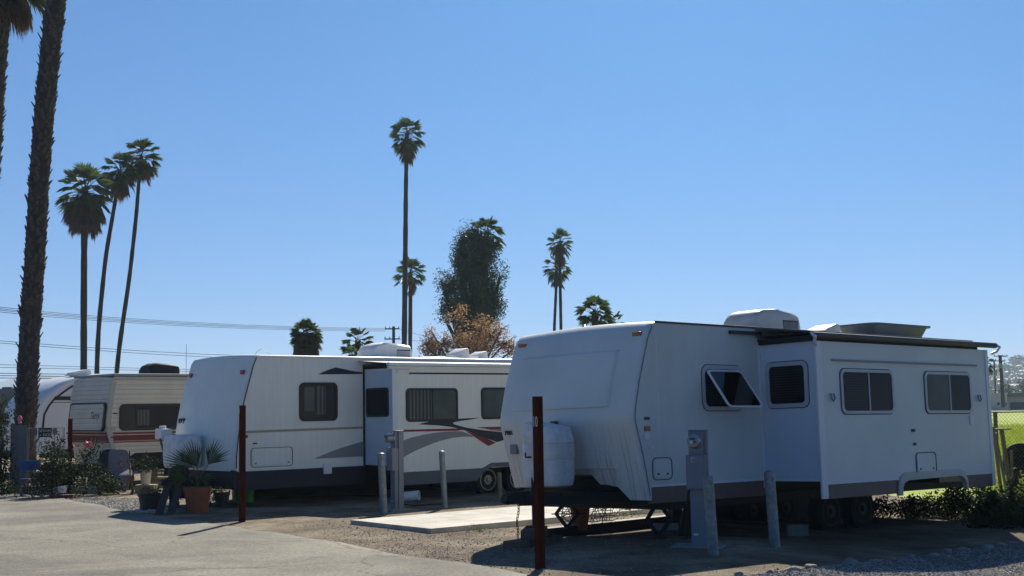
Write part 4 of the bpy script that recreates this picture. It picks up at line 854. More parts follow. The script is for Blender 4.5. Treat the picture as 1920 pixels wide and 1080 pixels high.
def palm(label, path, d, r0, r1, crown, seed, n_live=34, dead=26, skirt=1.0, dead_r=.45, tgroup='fan palms', trunk_mat='barkdark', nl=15, elev=(-25, 85), hide_trunk=False, base_flare=1.3, yaw=0, smooth=True, extra=None, name='palm_tree', dead_bias=(-88, -55)):
    rnd = random.Random(seed)
    pts = [Vector(at(x, y, d)) for x, y in path]; base = pts[0].copy()
    t = thing(name, label, 'palm tree', base, 0, tgroup)
    pts = [p-base for p in pts]
    # resample
    fine = []
    for a, b in zip(pts[:-1], pts[1:]):
        for k in range(8): fine.append(a.lerp(b, k/8))
    fine.append(pts[-1]); n = len(fine)
    for _ in range(6):
        fine = [fine[0]]+[(fine[i-1]+fine[i]*2+fine[i+1])/4 for i in range(1, n-1)]+[fine[-1]]
    radii = [(r0+(r1-r0)*i/(n-1))*(1+(base_flare-1)*max(0, 1-i/(n*.12)))*(1+.05*math.sin(i*2.1)+rnd.uniform(-.04, .04)) for i in range(n)]
    mb = MB(); mb.tube(fine, radii, 12); mb.build('trunk', M[trunk_mat], t, smooth=True)
    top = fine[-1]; Rc = crown
    mb = MB(); ms = MB()
    for k in range(n_live):
        az = k*2.399+rnd.uniform(-.3, .3); q = (k+.5)/n_live; el = R_(elev[1]+(elev[0]-elev[1])*q**.8+rnd.uniform(-9, 9))
        dv = Vector((math.cos(az)*math.cos(el), math.sin(az)*math.cos(el), math.sin(el))); lp = Rc*rnd.uniform(.42, .58)
        st = top+Vector((0, 0, -Rc*.12*q*2)); b = dv.copy()
        h1 = st+b*lp*.6; h2 = st+b*lp-Vector((0, 0, 1))*lp*.07
        mb.tube([st, h1, h2], [Rc*.018, Rc*.013, Rc*.010], 4)
        d2 = (b-Vector((0, 0, 1))*.28).normalized(); side = d2.cross(Vector((0, 0, 1))); side = side.normalized() if side.length > .1 else Vector((1, 0, 0))
        up = side.cross(d2)
        fan(mb, h2, d2, (up+side*rnd.uniform(-.6, .6)).normalized(), Rc*rnd.uniform(.48, .6), 0, rnd, nl=nl, spread=rnd.uniform(1.05, 1.4), droop=rnd.uniform(.15, .55))
    mb.build('crown', M['frond'], t)
    if dead:
        for k in range(dead):
            az = k*2.399+rnd.uniform(-.4, .4); el = R_(rnd.uniform(*dead_bias)); q = rnd.random()
            st = top+Vector((0, 0, -Rc*(.1+.75*skirt*q))); dv = Vector((math.cos(az)*math.cos(el), math.sin(az)*math.cos(el), math.sin(el)))
            st2 = st+Vector((math.cos(az), math.sin(az), 0))*(dead_r*Rc*rnd.uniform(.3, .9))
            ms.tube([st, st2], Rc*.012, 3)
            side = dv.cross(Vector((0, 0, 1))); side = side.normalized() if side.length > .1 else Vector((1, 0, 0))
            fan(ms, st2, dv, (side.cross(dv)+side*rnd.uniform(-.3, .3)).normalized(), Rc*rnd.uniform(.45, .62)*(.75+.25*skirt), 0, rnd, nl=11, spread=rnd.uniform(.25, .5), droop=.2, wid=Rc*.022)
        ms.build('dead_fronds', M['deadfrond'], t)
    return t
G3 = 'three slender palms by the left trailers'
# near shaggy trunk
def shaggy(label, path, d, r0, r1, seed, n=900):
    rnd = random.Random(seed); pts = [Vector(at(x, y, d)) for x, y in path]; base = pts[0].copy()
    t = thing('palm_tree', label, 'palm tree', base, 0, 'shaggy palm trunks')
    pts = [p-base for p in pts]; fine = []
    for a, b in zip(pts[:-1], pts[1:]):
        for k in range(6): fine.append(a.lerp(b, k/6))
    fine.append(pts[-1]); N_ = len(fine)
    rad = [r0+(r1-r0)*i/(N_-1) for i in range(N_)]
    mb = MB(); mb.tube(fine, rad, 16); tr = mb.build('trunk', M['bark'], t, smooth=True)
    mb = MB()
    for i in range(n):
        q = (i+rnd.random())/n*(N_-1.001); k = int(q); c = fine[k].lerp(fine[k+1], q-k); r = rad[k]; az = i*2.399+rnd.uniform(-.6, .6)
        o = Vector((math.cos(az), math.sin(az), 0)); s = Vector((-o.y, o.x, 0)); L_ = rnd.uniform(.05, .17)*(1.6 if rnd.random() < .10 else 1); w1 = rnd.uniform(.03, .075); out = rnd.uniform(.1, .8)
        a = c+o*r*.88; e = a+o*L_*out+Vector((0, 0, 1))*L_*.9+s*rnd.uniform(-.05, .05)
        mb.add([a-s*w1, a+s*w1, e+s*w1*.45, e-s*w1*.45, a-s*w1+o*.03-Vector((0, 0, .04)), a+s*w1+o*.03-Vector((0, 0, .04)), e+s*w1*.4+o*.022, e-s*w1*.4+o*.022], [(0, 1, 2, 3), (4, 5, 6, 7), (0, 1, 5, 4), (1, 2, 6, 5), (2, 3, 7, 6), (3, 0, 4, 7)])
    mb.build('cut_stubs', M['boot'], tr)
    return t, fine[-1]
def crown_on(t, top, Rc, seed, n_live=30, dead=30, elev=(-25, 85)):
    rnd = random.Random(seed); mb = MB(); ms = MB()
    for k in range(n_live):
        az = k*2.399+rnd.uniform(-.3, .3); q = (k+.5)/n_live; el = R_(elev[1]+(elev[0]-elev[1])*q**.8)
        dv = Vector((math.cos(az)*math.cos(el), math.sin(az)*math.cos(el), math.sin(el))); h2 = top+dv*Rc*.5
        mb.tube([top, h2], Rc*.014, 4); side = dv.cross(Vector((0, 0, 1))); side = side.normalized() if side.length > .1 else Vector((1, 0, 0))
        fan(mb, h2, dv-Vector((0, 0, .3)), side.cross(dv), Rc*.52, 0, rnd, nl=24, spread=1.3, droop=.4, wid=Rc*.02)
    mb.build('crown', M['frond'], t)
    for k in range(dead):
        az = k*2.399; el = R_(rnd.uniform(-60, -30)); dv = Vector((math.cos(az)*math.cos(el), math.sin(az)*math.cos(el), math.sin(el))); h2 = top+dv*Rc*.45
        ms.tube([top, h2], Rc*.012, 4); side = dv.cross(Vector((0, 0, 1))).normalized()
        fan(ms, h2, dv-Vector((0, 0, .9)), side.cross(dv), Rc*.5, 0, rnd, nl=24, spread=.9, droop=.9, wid=Rc*.014)
    ms.build('dead_fronds', M['deadfrond'], t)
t, top = shaggy('nearest thick palm trunk covered in cut stubs, rising out of frame', [(45, 905), (46, 840), (50, 740), (57, 600), (66, 480), (74, 330), (84, 200), (96, 80), (108, -20), (122, -130), (140, -330)], 36, .27, .25, 3, n=1250)
crown_on(t, top, 2.0, 8)
t, top = shaggy('shaggy palm trunk at the left edge with drooping fronds at the top of the frame', [(-60, 905), (-42, 700), (-26, 480), (-12, 270), (-4, 130), (2, 40), (5, -30)], 44, .26, .25, 5)
crown_on(t, top+Vector((0, 0, .3)), 1.8, 9, n_live=30, dead=22)
# three on the left
palm('leftmost tall palm with a broad crown over a bulky brown beard of dead fronds', [(157, 800), (157, 600), (158, 430), (160, 355)], 86, .22, .20, 2.0, 101, n_live=40, dead=130, skirt=1.25, dead_r=.48, tgroup=G3, elev=(-50, 85))
palm('middle slender palm, leaning right, its crown touching both neighbours', [(179, 780), (184, 620), (198, 480), (214, 390), (225, 318)], 90, .17, .12, 1.45, 102, n_live=32, dead=46, skirt=1.2, tgroup=G3, elev=(-45, 85))
palm('rightmost slender palm of the left three, curved trunk and highest crown', [(212, 780), (222, 660), (243, 520), (256, 400), (260, 345), (265, 292)], 92, .17, .11, 1.55, 103, n_live=34, dead=34, skirt=1.0, tgroup=G3, elev=(-50, 85))
# tall centre one
palm('tallest lone palm rising high in the middle of the picture', [(758, 790), (758, 640), (760, 480), (761, 350), (763, 250)], 118, .28, .17, 1.75, 104, n_live=36, dead=22, skirt=1.5, tgroup='palms behind the swoosh trailer', elev=(-60, 88), base_flare=1.9, dead_r=.3)
palm('lower palm crown tucked against the trunk of the tallest lone palm', [(768, 790), (769, 640), (770, 510)], 125, .22, .18, 1.7, 105, n_live=28, dead=12, skirt=1.2, tgroup='palms behind the swoosh trailer', elev=(-30, 85), dead_r=.2)
# bearded stout one
palm('stout short palm wrapped in a thick column of dead fronds behind the swoosh trailer', [(574, 800), (574, 700), (574, 626)], 62, .5, .5, .86, 106, n_live=56, dead=420, skirt=3.0, dead_r=.62, tgroup='palms behind the swoosh trailer', elev=(-35, 88), dead_bias=(-89, -80))
palm('small green fan palm left of the roof air conditioner of the swoosh trailer', [(668, 800), (669, 690), (671, 638)], 70, .18, .15, .95, 107, n_live=22, dead=0, tgroup='palms behind the swoosh trailer', elev=(-30, 85))
palm('lowest green fan palm half hidden behind the roof air conditioner', [(656, 800), (658, 700), (660, 665)], 66, .16, .14, .8, 108, n_live=16, dead=0, tgroup='palms behind the swoosh trailer', elev=(-30, 80))
palm('palm crown poking out of the top of the dark leafy tree', [(906, 800), (908, 600), (912, 438)], 92.6, .22, .2, 1.45, 109, n_live=30, dead=22, skirt=1.0, tgroup='palms behind the swoosh trailer', elev=(-30, 85), dead_r=.5)
palm('taller of the two thin palms left of the nearest trailer roof', [(1053, 790), (1052, 620), (1050, 520), (1050, 452)], 118, .14, .14, 1.35, 110, n_live=30, dead=34, skirt=1.6, tgroup='pair of thin palms', elev=(-45, 88), dead_r=.25)
palm('shorter of the two thin palms, its crown below the taller one', [(1038, 790), (1039, 620), (1042, 560), (1044, 500)], 122, .14, .13, 1.4, 111, n_live=26, dead=30, skirt=1.2, tgroup='pair of thin palms', elev=(-50, 70), dead_r=.25)
palm('green fan palm crown showing above the roof of the nearest trailer', [(1114, 790), (1115, 680), (1116, 586)], 66, .2, .18, 1.08, 112, n_live=26, dead=6, tgroup='palms above the nearest trailer roof', elev=(-30, 85))
palm('small palm top beside the fan palm above the nearest trailer roof', [(1150, 790), (1150, 680), (1150, 604)], 70, .16, .15, .75, 113, n_live=18, dead=0, tgroup='palms above the nearest trailer roof', elev=(-25, 75))
palm('distant dark palm crown peeping past the rear of the nearest trailer', [(1846, 770), (1846, 730), (1845, 680)], 120, .18, .16, .95, 114, n_live=22, dead=16, tgroup='far palms on the right', elev=(-50, 85))

def tree(name, label, cat, d, base, lobes, size, m, trunk_r, seed, n_per, limbs=True, group=None, shape=2.0, droop=0, twig=None, bark='barkdark', kf=1):
    rnd = random.Random(seed); b = Vector(at(base[0], base[1], d)); b.z = max(-.2, b.z) if b.z > 3 else -.05
    t = thing(name, label, cat, b, 0, group); sc_ = d/FPX; mb = MB(); mt = MB()
    ctr = Vector(at(lobes[0][0], lobes[0][1], d))-b
    fork = Vector((ctr.x*.2, 0, max(.3 if limbs else .03, (min(Vector(at(l[0], l[1], d)).z for l in lobes)-b.z)*.55)))
    mt.tube([Vector((0, 0, 0)), fork*.5+Vector((.05, 0, 0)), fork], [trunk_r*1.3, trunk_r, trunk_r*.85], 10)
    for (x, y, rx, ry, k) in lobes:
        c = Vector(at(x, y, d+rnd.uniform(-1, 1)*rx*sc_))-b; r = (rx*sc_, rx*sc_*.9, ry*sc_)
        if limbs: mt.tube([fork, fork.lerp(c, .5)+Vector((rnd.uniform(-.2, .2), 0, rnd.uniform(0, .3))), c, c+Vector((rnd.uniform(-.3, .3)*r[0], 0, r[2]*.7))], [trunk_r*.55, trunk_r*.35, trunk_r*.18, .01], 6)
        nc = max(3, int(k*kf))
        for j in range(nc):
            while True:
                p = Vector((rnd.uniform(-1, 1), rnd.uniform(-1, 1), rnd.uniform(-1, 1)))
                if p.length < 1: break
            pc = c+Vector((p.x*r[0], p.y*r[1], p.z*r[2])); cr = size*rnd.uniform(1.6, 3.6)
            leaf_quads(mb, pc, int(n_per*rnd.uniform(.5, 1.4)), (cr, cr, cr*(1+droop)), size, rnd, droop=droop, shape=shape)
            if twig and rnd.random() < twig: mt.tube([c, c.lerp(pc, .6)+Vector((0, 0, .1)), pc+(pc-c).normalized()*size*2+Vector((0, 0, size*2))], [trunk_r*.2, trunk_r*.12, .008], 4)
    mt.build('trunk', M[bark], t, smooth=True); mb.build('crown', M[m], t)
    return t
tree('leafy_tree', 'tall dark green leafy tree with a palm crown behind its top', 'tree', 92, (885, 790),
     [(885, 560, 36, 44, 66), (882, 445, 20, 18, 22), (905, 470, 22, 30, 30), (870, 478, 18, 30, 26), (890, 505, 34, 30, 46), (915, 540, 28, 32, 44), (925, 575, 18, 26, 26), (850, 535, 20, 22, 22), (893, 595, 40, 20, 44), (842, 575, 22, 16, 18), (862, 455, 8, 14, 4), (828, 528, 12, 10, 5), (836, 555, 12, 10, 5), (900, 480, 24, 20, 26), (832, 592, 12, 8, 5), (865, 600, 14, 10, 8), (938, 520, 8, 14, 5), (860, 500, 12, 14, 8)],
     .21, 'euc', .45, 31, 120, kf=.78, droop=.5, shape=3.2)
tree('bare_brown_tree', 'tree with sparse dry brown leaves behind the swoosh trailer', 'tree', 80, (880, 790),
     [(880, 640, 34, 20, 24), (830, 645, 34, 18, 22), (920, 632, 28, 20, 20), (852, 600, 14, 8, 4), (905, 608, 30, 12, 12), (945, 645, 24, 14, 12), (808, 620, 14, 10, 4), (890, 662, 70, 10, 26), (962, 655, 10, 12, 5), (800, 650, 14, 14, 7), (866, 585, 8, 8, 3), (940, 618, 10, 8, 3)],
     .15, 'brownleaf', .22, 32, 56, shape=2.2, twig=.9, bark='wood')
tree('green_bush', 'dark green bush at the foot of the brown leaved tree', 'bush', 84, (815, 790), [(815, 665, 20, 22, 16)], .22, 'shrub', .12, 33, 30)
tree('garden_tree', 'yellow green small tree at the left edge beyond the grey fence panel', 'tree', 35, (-6, 900), [(0, 775, 22, 28, 22), (-20, 765, 22, 28, 16), (10, 790, 12, 16, 7)], .09, 'shrubyel', .06, 34, 26)
tree('dark_shrub', 'dark shaded shrub at the left edge in front of the grey fence panel', 'shrub', 31, (2, 925), [(0, 860, 24, 52, 40), (-16, 880, 22, 40, 22), (12, 900, 16, 26, 14), (8, 810, 14, 20, 10)], .07, 'shrub', .05, 35, 26)
tree('rose_bush', 'dark rose bush in front of the beware sign gate', 'bush', 30, (98, 926), [(95, 860, 22, 42, 30), (112, 845, 18, 32, 16), (90, 900, 26, 20, 16)], .055, 'shrub', .04, 36, 26)
rb = tree('rose_bush', 'dark rose bush with a pink bloom before the cream trailer nose', 'bush', 30.5, (158, 926), [(160, 870, 26, 34, 26), (172, 850, 16, 22, 12), (150, 905, 24, 18, 14)], .055, 'shrub', .04, 37, 26)
mb = MB(); p = Vector(at(165, 834, 30.2))-rb.location; rnd = random.Random(4); leaf_quads(mb, p, 60, (.06, .06, .05), .07, rnd, shape=1.2); p = Vector(at(140, 838, 30.2))-rb.location; leaf_quads(mb, p, 20, (.05, .05, .04), .06, rnd, shape=1.2); mb.build('flowers', M['pink'], rb)

# ------------------------------------------------------------------ left yard
def world_pl(px, py, d, yaw):    # vertical plane facing the camera-ish, origin on the ray
    o = at(px, py, d); n = np.array([-math.sin(yaw), -math.cos(yaw), 0]); x = np.array([math.cos(yaw), -math.sin(yaw), 0]); return Pl(o, x, n)
pl = Pl(at(22, 795, 31.5)*[1, 1, 0], (1, 0, 0), (0, -1, 0))
t = thing('metal_fence', 'grey corrugated metal fence panel left of the thick palm trunk', 'fence', pl.O)
mb = MB(); V = []; nn = 24
for i in range(nn+1):
    x = .36*i/nn; V += [(x, .012*math.sin(i*math.pi/1.5), 0), (x, .012*math.sin(i*math.pi/1.5), 1.57)]
mb.add(V, [(2*i, 2*i+2, 2*i+3, 2*i+1) for i in range(nn)]); so_ = mb.build('sheet', M['corr'], t); m_ = so_.modifiers.new('s', 'SOLIDIFY'); m_.thickness = .004
mb = MB(); mb.box((-.03, .02, 0), (.0, .06, 1.6)); mb.box((.36, .02, 0), (.40, .06, 1.6)); mb.build('post', M['woodgrey'], t)
t = thing('wire_gate', 'wire gate carrying the beware sign beside the thick palm trunk', 'gate', at(52, 800, 31.2)*[1, 1, 0])
mb = MB(); mb.tube([(0, 0, 0), (0, 0, 1.5), (.85, 0, 1.5), (.85, 0, 0)], .015, 6); mb.tube([(0, 0, .75), (.85, 0, .75)], .012, 6); mb.build('gate_frame', M['steel'], t)
mb = MB()
for i in range(14): mb.tube([(.06*i+.03, 0, 0), (.06*i+.03, 0, 1.5)], .003, 4)
for i in range(12): mb.tube([(0, .004, .12*i+.1), (.85, .004, .12*i+.1)], .003, 4)
mb.build('wire_mesh', M['chainw'], t)
def sign(name, label, px, py, w_, h_, d, bgm, lines=None, g=None):
    P = at(px, py, d); t = thing(name, label, 'sign', P, 0, g); mb = MB(); mb.box((0, 0, -h_), (w_, .006, 0)); mb.build('board', bgm, t)
    if lines:
        for (s, x, z, sz, sx) in lines: text_obj('lettering', s, M['wletter'], t, Pl((0, 0, 0), (1, 0, 0), (0, -1, 0)), x, z, sz, n=.003, sx=sx)
    return t
sign('warning_sign', 'black sign reading BEWARE of DOG on the wire gate', 72, 802.5, .31, .215, 31.1, M['blackwin'], [('BEWARE', .025, -.095, .085, .82), ('of', .02, -.185, .06, 1), ('DOG', .105, -.19, .095, 1.0)])
sign('picture_sign', 'small dark picture sign left of the beware sign', 60, 803, .12, .17, 31.1, M['brown'])
sign('picture_sign', 'small yellowish picture sign right of the beware sign', 98.5, 803, .10, .15, 31.1, M['olive'])
mb = MB(); p = at(37, 795, 31.4); mb.lathe(p, [(.03, 0), (.045, .03), (.03, .06), (.055, .10), (.05, .16), (.02, .2)], 12); tag(mb.build('garden_ornament', M['pink'], smooth=True), 'small pink ornament on top of the grey fence panel', 'ornament')
# blue chair
P0 = gnd(62, 905); P0 = at(58, 905, 30.3)*[1, 1, 0]
t = thing('folding_chair', 'blue folding chair in front of the wire gate', 'chair', P0, R_(25))
mb = MB(); mb.box((-.20, -.2, .36), (.20, .2, .38)); mb.build('seat', M['blue'], t, bevel=.01)
mb = MB(); mb.box((-.20, .2, .56), (.20, .22, .78)); mb.build('backrest', M['blue'], t, bevel=.01)
for s in (-.21, .21):
    mb = MB(); mb.tube([(s, -.25, 0), (s, .2, .38), (s, .24, .82)], .013, 6); mb.build('leg', M['blue'], t)
    mb = MB(); mb.tube([(s, .28, 0), (s, -.2, .38)], .013, 6); mb.build('leg', M['blue'], t)
# cloth covered chairs
def lounge(px, d, rz, m, label):
    P0 = at(px, 905, d)*[1, 1, 0]; t = thing('garden_chair', label, 'chair', P0, rz, 'covered garden chairs'); mb = MB()
    mb.add([(-.28, -.25, .42), (.28, -.25, .42), (.30, .2, .46), (-.30, .2, .46), (-.26, .34, .92), (.26, .34, .92), (-.2, .38, .98), (.2, .38, .98), (-.28, -.27, .1), (.28, -.27, .1)], [(0, 1, 3, 2)[:0] or (0, 1, 2, 3), (3, 2, 5, 4), (4, 5, 7, 6), (8, 9, 1, 0)])
    o = mb.build('cover', M[m], t, smooth='all'); k = o.modifiers.new('s', 'SOLIDIFY'); k.thickness = .03; k = o.modifiers.new('u', 'SUBSURF'); k.levels = 2; k.render_levels = 2
    for s in (-.25, .25):
        for q in ([(s, -.24, 0), (s, -.24, .4)], [(s, .28, 0), (s, .2, .42), (s, .36, .92)]): mb = MB(); mb.tube(q, .015, 6); mb.build('leg', M['black'], t)
lounge(226, 31.4, R_(25), 'greycloth', 'garden chair under a light grey cover below the cream trailer')
lounge(193, 31.6, R_(-10), 'blackwin', 'garden chair under a dark patterned cover, left of the grey covered one')
def pot(name, label, px, py, topy, wtop, wbot, m, d=None, plant=None, cat='pot', grp=None, dz=0):
    if d is None: P = gnd(px, py)
    else: P = at(px, py, d)
    d = P[1]; s = d/FPX; h = (py-topy)*s; r1 = wtop*s/2; r0 = wbot*s/2
    t = thing(name, label, cat, P, 0, grp); mb = MB(); mb.lathe((0, 0, 0), [(r0, 0), (r1*.94, h*.82), (r1, h*.83), (r1, h), (r1*.88, h), (r1*.85, h*.88), (.01, h*.88)], 26); mb.build('pot', M[m], t, smooth=True)
    mb = MB(); mb.lathe((0, 0, h*.85), [(r1*.86, 0), (r1*.84, .012+h*.04), (.01, h*.06)], 16); mb.build('soil', M['soil'], t)
    if plant: plant(t, h*.88, s)
    return t
def fanplant(t, h, s):
    rnd = random.Random(77); mb = MB()
    for (dx, dy, r, a, nl) in ((-18, 66, 50, 2.72, 13), (-2, 66, 50, 1.98, 14), (30, 72, 50, .95, 13), (-26, 34, 42, 3.15, 11), (6, 34, 30, -.2, 9)):
        o = Vector((dx*s*.6, rnd.uniform(-.12, .12), h+dy*s*.65)); mb.tube([(0, 0, h), (o.x*.35, o.y*.5, h+(o.z-h)*.6), o], [.012, .009, .006], 5)
        d = Vector((math.cos(a), -.25, math.sin(a))).normalized(); fan(mb, o, d, Vector((0, -1, .1)), r*s*1.15, 0, rnd, nl=nl, spread=.66, droop=.10, wid=.013)
    mb.build('fronds', M['frond'], t)
pot('potted_palm', 'small fan palm in a big terracotta pot before the swoosh trailer nose', 370, 961, 914, 52, 36, 'terra', plant=fanplant, cat='potted plant')
def leafy(n, sz, m, rx, rz, seed, lift=0, shape=2.2, stems=True):
    def f(t, h, s):
        rnd = random.Random(seed); mb = MB()
        for k in range(n):
            a = rnd.uniform(0, 6.28); r = rnd.random()**.5*rx*s; z = h+lift*s+rnd.random()*rz*s*(1-.4*r/(rx*s)); p = (r*math.cos(a), r*math.sin(a), z)
            leaf_quads(mb, p, 9, (sz*1.2,)*3, sz, rnd, droop=-.4, shape=shape)
            if stems and k % 3 == 0: mb.tube([(0, 0, h*.9), (p[0]*.4, p[1]*.4, h+(z-h)*.6), p], .005, 4)
        mb.build('foliage', M[m], t)
    return f
pot('potted_plant', 'bushy green plant in a cream pot below the cream ribbed trailer', 273, 908, 882, 22, 16, 'creampot', d=31, plant=leafy(60, .06, 'shrub', 24, 34, 41), cat='potted plant')
mb = MB(); P0 = at(272, 916, 31); mb.box((P0[0]-.2, P0[1]-.15, 0), (P0[0]+.25, P0[1]+.2, P0[2]+.09)); tag(mb.build('timber_box', M['olive'], bevel=.01), 'low wooden box carrying the cream plant pot', 'box')
pot('planter_tub', 'dark tub of dry reddish plants at the edge of the road', 281, 955, 926, 44, 34, 'blackpot', plant=leafy(40, .05, 'dryplant', 22, 16, 42), cat='planter')
pot('potted_plant', 'black pot with leafy plant right of the terracotta pot', 416, 950, 924, 30, 22, 'blackpot', plant=leafy(22, .05, 'shrubyel', 18, 14, 43), cat='potted plant', d=25.2)
pot('green_pot', 'bright green plastic pot behind the second oxblood post', 466, 942, 918, 22, 18, 'greenpot', d=26, cat='pot')
pot('green_pot', 'pale green plastic pot left of the second oxblood post', 444, 942, 918, 14, 12, 'greenpot', d=26.5, cat='pot', plant=leafy(14, .04, 'shrubyel', 8, 8, 46))
pot('plastic_tub', 'low white tub on the ground among the shaded plants', 112, 924, 911, 28, 22, 'white', d=29.3, cat='tub', plant=leafy(10, .05, 'shrub', 12, 6, 44))
mb = MB(); P0 = at(115, 933, 28.9)*[1, 1, 0]
for k_ in range(5): mb.box((P0[0]-.25+k_*.105, P0[1]-.05, 0), (P0[0]-.25+k_*.105+.095, P0[1]+.15, .09))
tag(mb.build('brick_edging', M['brick'], bevel=.004), 'row of red bricks on the ground before the white tub', 'bricks')
tree('dark_shrub', 'dense dark shrub between the post and the covered chairs', 'bush', 30.2, (185, 930), [(178, 895, 24, 24, 34), (200, 905, 20, 18, 26), (212, 915, 16, 12, 16)], .06, 'shrub', .04, 71, 30)
tree('dark_shrub', 'dense dark shrub spreading below the beware sign', 'bush', 29.6, (95, 932), [(100, 880, 24, 34, 46), (118, 905, 22, 18, 30), (75, 905, 18, 16, 20), (135, 885, 16, 24, 22)], .06, 'shrub', .04, 72, 32)
tree('dark_shrub', 'leafy dark plants crowding around the barbecue', 'bush', 25.6, (330, 940), [(322, 905, 16, 26, 20), (350, 915, 18, 18, 16), (395, 925, 22, 12, 14)], .05, 'shrub', .03, 73, 24)
tree('bare_shrub', 'thin branchy shrub left of the cream plant pot', 'shrub', 30, (245, 925), [(245, 885, 16, 28, 8), (238, 870, 10, 16, 4)], .05, 'dryplant', .03, 38, 8, twig=.9)
tree('low_plant', 'mass of dark low plants beside the thick palm trunk', 'plant', 29, (60, 932), [(55, 912, 30, 14, 20), (85, 918, 22, 10, 12), (20, 916, 24, 14, 16), (150, 918, 24, 12, 14), (190, 912, 22, 14, 14)], .05, 'shrub', .02, 39, 26, limbs=False)
# steps of the cream trailer
t = thing('steps', 'olive wooden steps below the cream ribbed trailer', 'steps', at(298, 905, 31.5)*[1, 1, 0], R_(-20))
for k_ in range(5):
    mb = MB(); mb.box((-.3, -.02+.05*k_, .06+.09*k_), (.3, .02+.05*k_+.04, .12+.09*k_)); mb.build('board', M['olive'], t)
for q in (-.3, .25): mb = MB(); mb.box((q, 0, 0), (q+.05, .3, .5)); mb.build('side_board', M['wood'], t)
# dark barbecue, leaning boards, slanted tool
P0 = gnd(326, 962); t = thing('barbecue', 'black covered barbecue between the dark tub and the terracotta pot', 'barbecue', (P0[0], P0[1]+.35, 0), R_(10))
mb = MB(); mb.box((-.17, -.14, .25), (.17, .14, .68)); mb.build('cabinet', M['black'], t, bevel=.03)
mb = MB(); mb.lathe((0, 0, .68), [(.19, 0), (.2, .05), (.16, .12), (.05, .17), (.01, .175)], 16); mb.build('lid', M['black'], t, smooth=True)
for x in (-.16, .14):
    for y in (-.13, .11): mb = MB(); mb.box((x, y, 0), (x+.03, y+.03, .3)); mb.build('leg', M['black'], t)
for i, (x, lab) in enumerate(((296, 'left grey board leaning on the black barbecue'), (318, 'right grey board leaning on the black barbecue'))):
    P0 = gnd(x, 965); mb = MB(); mb.add([(-.06, 0, 0), (.08, 0, 0), (.18, .25, .5), (.04, .25, .5), (-.06, .03, 0), (.08, .03, 0), (.18, .28, .5), (.04, .28, .5)], [(0, 1, 2, 3), (4, 5, 6, 7), (0, 1, 5, 4), (1, 2, 6, 5), (2, 3, 7, 6), (3, 0, 4, 7)])
    o = mb.build('leaning_board', M['woodgrey']); o.location = P0; tag(o, lab, 'board', 'leaning boards')
t = thing('shovel', 'dark long handled shovel leaning behind the barbecue', 'shovel', at(335, 905, 26)*[1, 1, 0])
mb = MB(); mb.tube([(0, 0, 0), tuple(np.array(at(300, 822, 26.2))-np.array(at(335, 905, 26)*[1, 1, 0]))], .022, 8); mb.build('handle', M['wood'], t)
a_ = np.array(at(300, 822, 26.2))-np.array(at(335, 905, 26)*[1, 1, 0])
mb = MB(); c_ = a_*.55; mb.box((c_[0]-.08, c_[1]-.02, c_[2]-.12), (c_[0]+.06, c_[1]+.02, c_[2]+.12)); mb.build('blade', M['black'], t, bevel=.02)
# ------------------------------------------------------------------ right side: fence, boards, tyres, bush
t = thing('wire_fence', 'sagging chain link fence between the lot and the green field', 'fence', (9.0, 27.5, 0))
mb = MB()
dirf = Vector((1, .22, 0)).normalized(); Lf, Hf, p_ = 5.0, 1.55, .085
for i in range(-20, int(Lf/p_)+1):
    for s in (1, -1):
        x0 = i*p_; a, b = (x0, 0), (x0+Hf, Hf)
        if s < 0: a, b = (x0+Hf, 0), (x0, Hf)
        t0 = 0
        # clip in x to 0..Lf
        def cl(a, b):
            (xa, za), (xb, zb) = a, b; k0, k1 = 0, 1; dx = xb-xa
            q0, q1 = (0-xa)/dx, (Lf-xa)/dx; lo_, hi_ = min(q0, q1), max(q0, q1); k0, k1 = max(k0, lo_), min(k1, hi_)
            return None if k0 >= k1 else ((xa+dx*k0, za+(zb-za)*k0), (xa+dx*k1, za+(zb-za)*k1))
        r_ = cl(a, b)
        if r_: mb.tube([dirf*r_[0][0]+Vector((0, .003*s, r_[0][1])), dirf*r_[1][0]+Vector((0, .003*s, r_[1][1]))], .0030, 3, cap=False)
mb.build('wire_mesh', M['chainw'], t)
for x in (2.6, 5):
    mb = MB(); mb.tube([dirf*x, dirf*x+Vector((0, 0, 1.62))], .03, 8); mb.build('post', M['steel'], t)
mb = MB(); mb.tube([Vector((0, 0, 1.56)), dirf*Lf+Vector((0, 0, 1.56))], .012, 6); mb.build('top_wire', M['chainw'], t)
t = thing('wooden_stand', 'leaning brown post with a plank nailed on top, behind the nearest trailer', 'post', at(1896, 925, 25)*[1, 1, 0])
o0 = np.array(at(1896, 925, 25)*[1, 1, 0]); a_ = np.array(at(1878, 806, 25))-o0
mb = MB(); mb.box((-.032, -.032, 0), (.032, .032, 1), M=lambda x, y, z: (x+a_[0]*z, y+a_[1]*z, a_[2]*z)); mb.build('post', M['wood'], t)
mb = MB(); mb.box((a_[0]-.20, -.1, a_[2]), (a_[0]+.14, .2, a_[2]+.03)); mb.build('plank', M['olive'], t)
o0 = np.array(at(1890, 920, 24.3)*[1, 1, 0]); a_ = np.array(at(1866, 812, 24.3))-o0; mb = MB(); mb.tube([o0, o0+a_], .028, 8)
tag(mb.build('leaning_pipe', M['tub'], smooth=True), 'pale pipe leaning behind the rear of the nearest trailer', 'pipe')
o0 = np.array(at(1879, 925, 24)*[1, 1, 0]); mb = MB(); mb.tube([o0, np.array(at(1862, 800, 24))], .03, 6)
tag(mb.build('leaning_pole', M['wood'], smooth=True), 'dark pole leaning against the rear corner of the nearest trailer', 'pole')
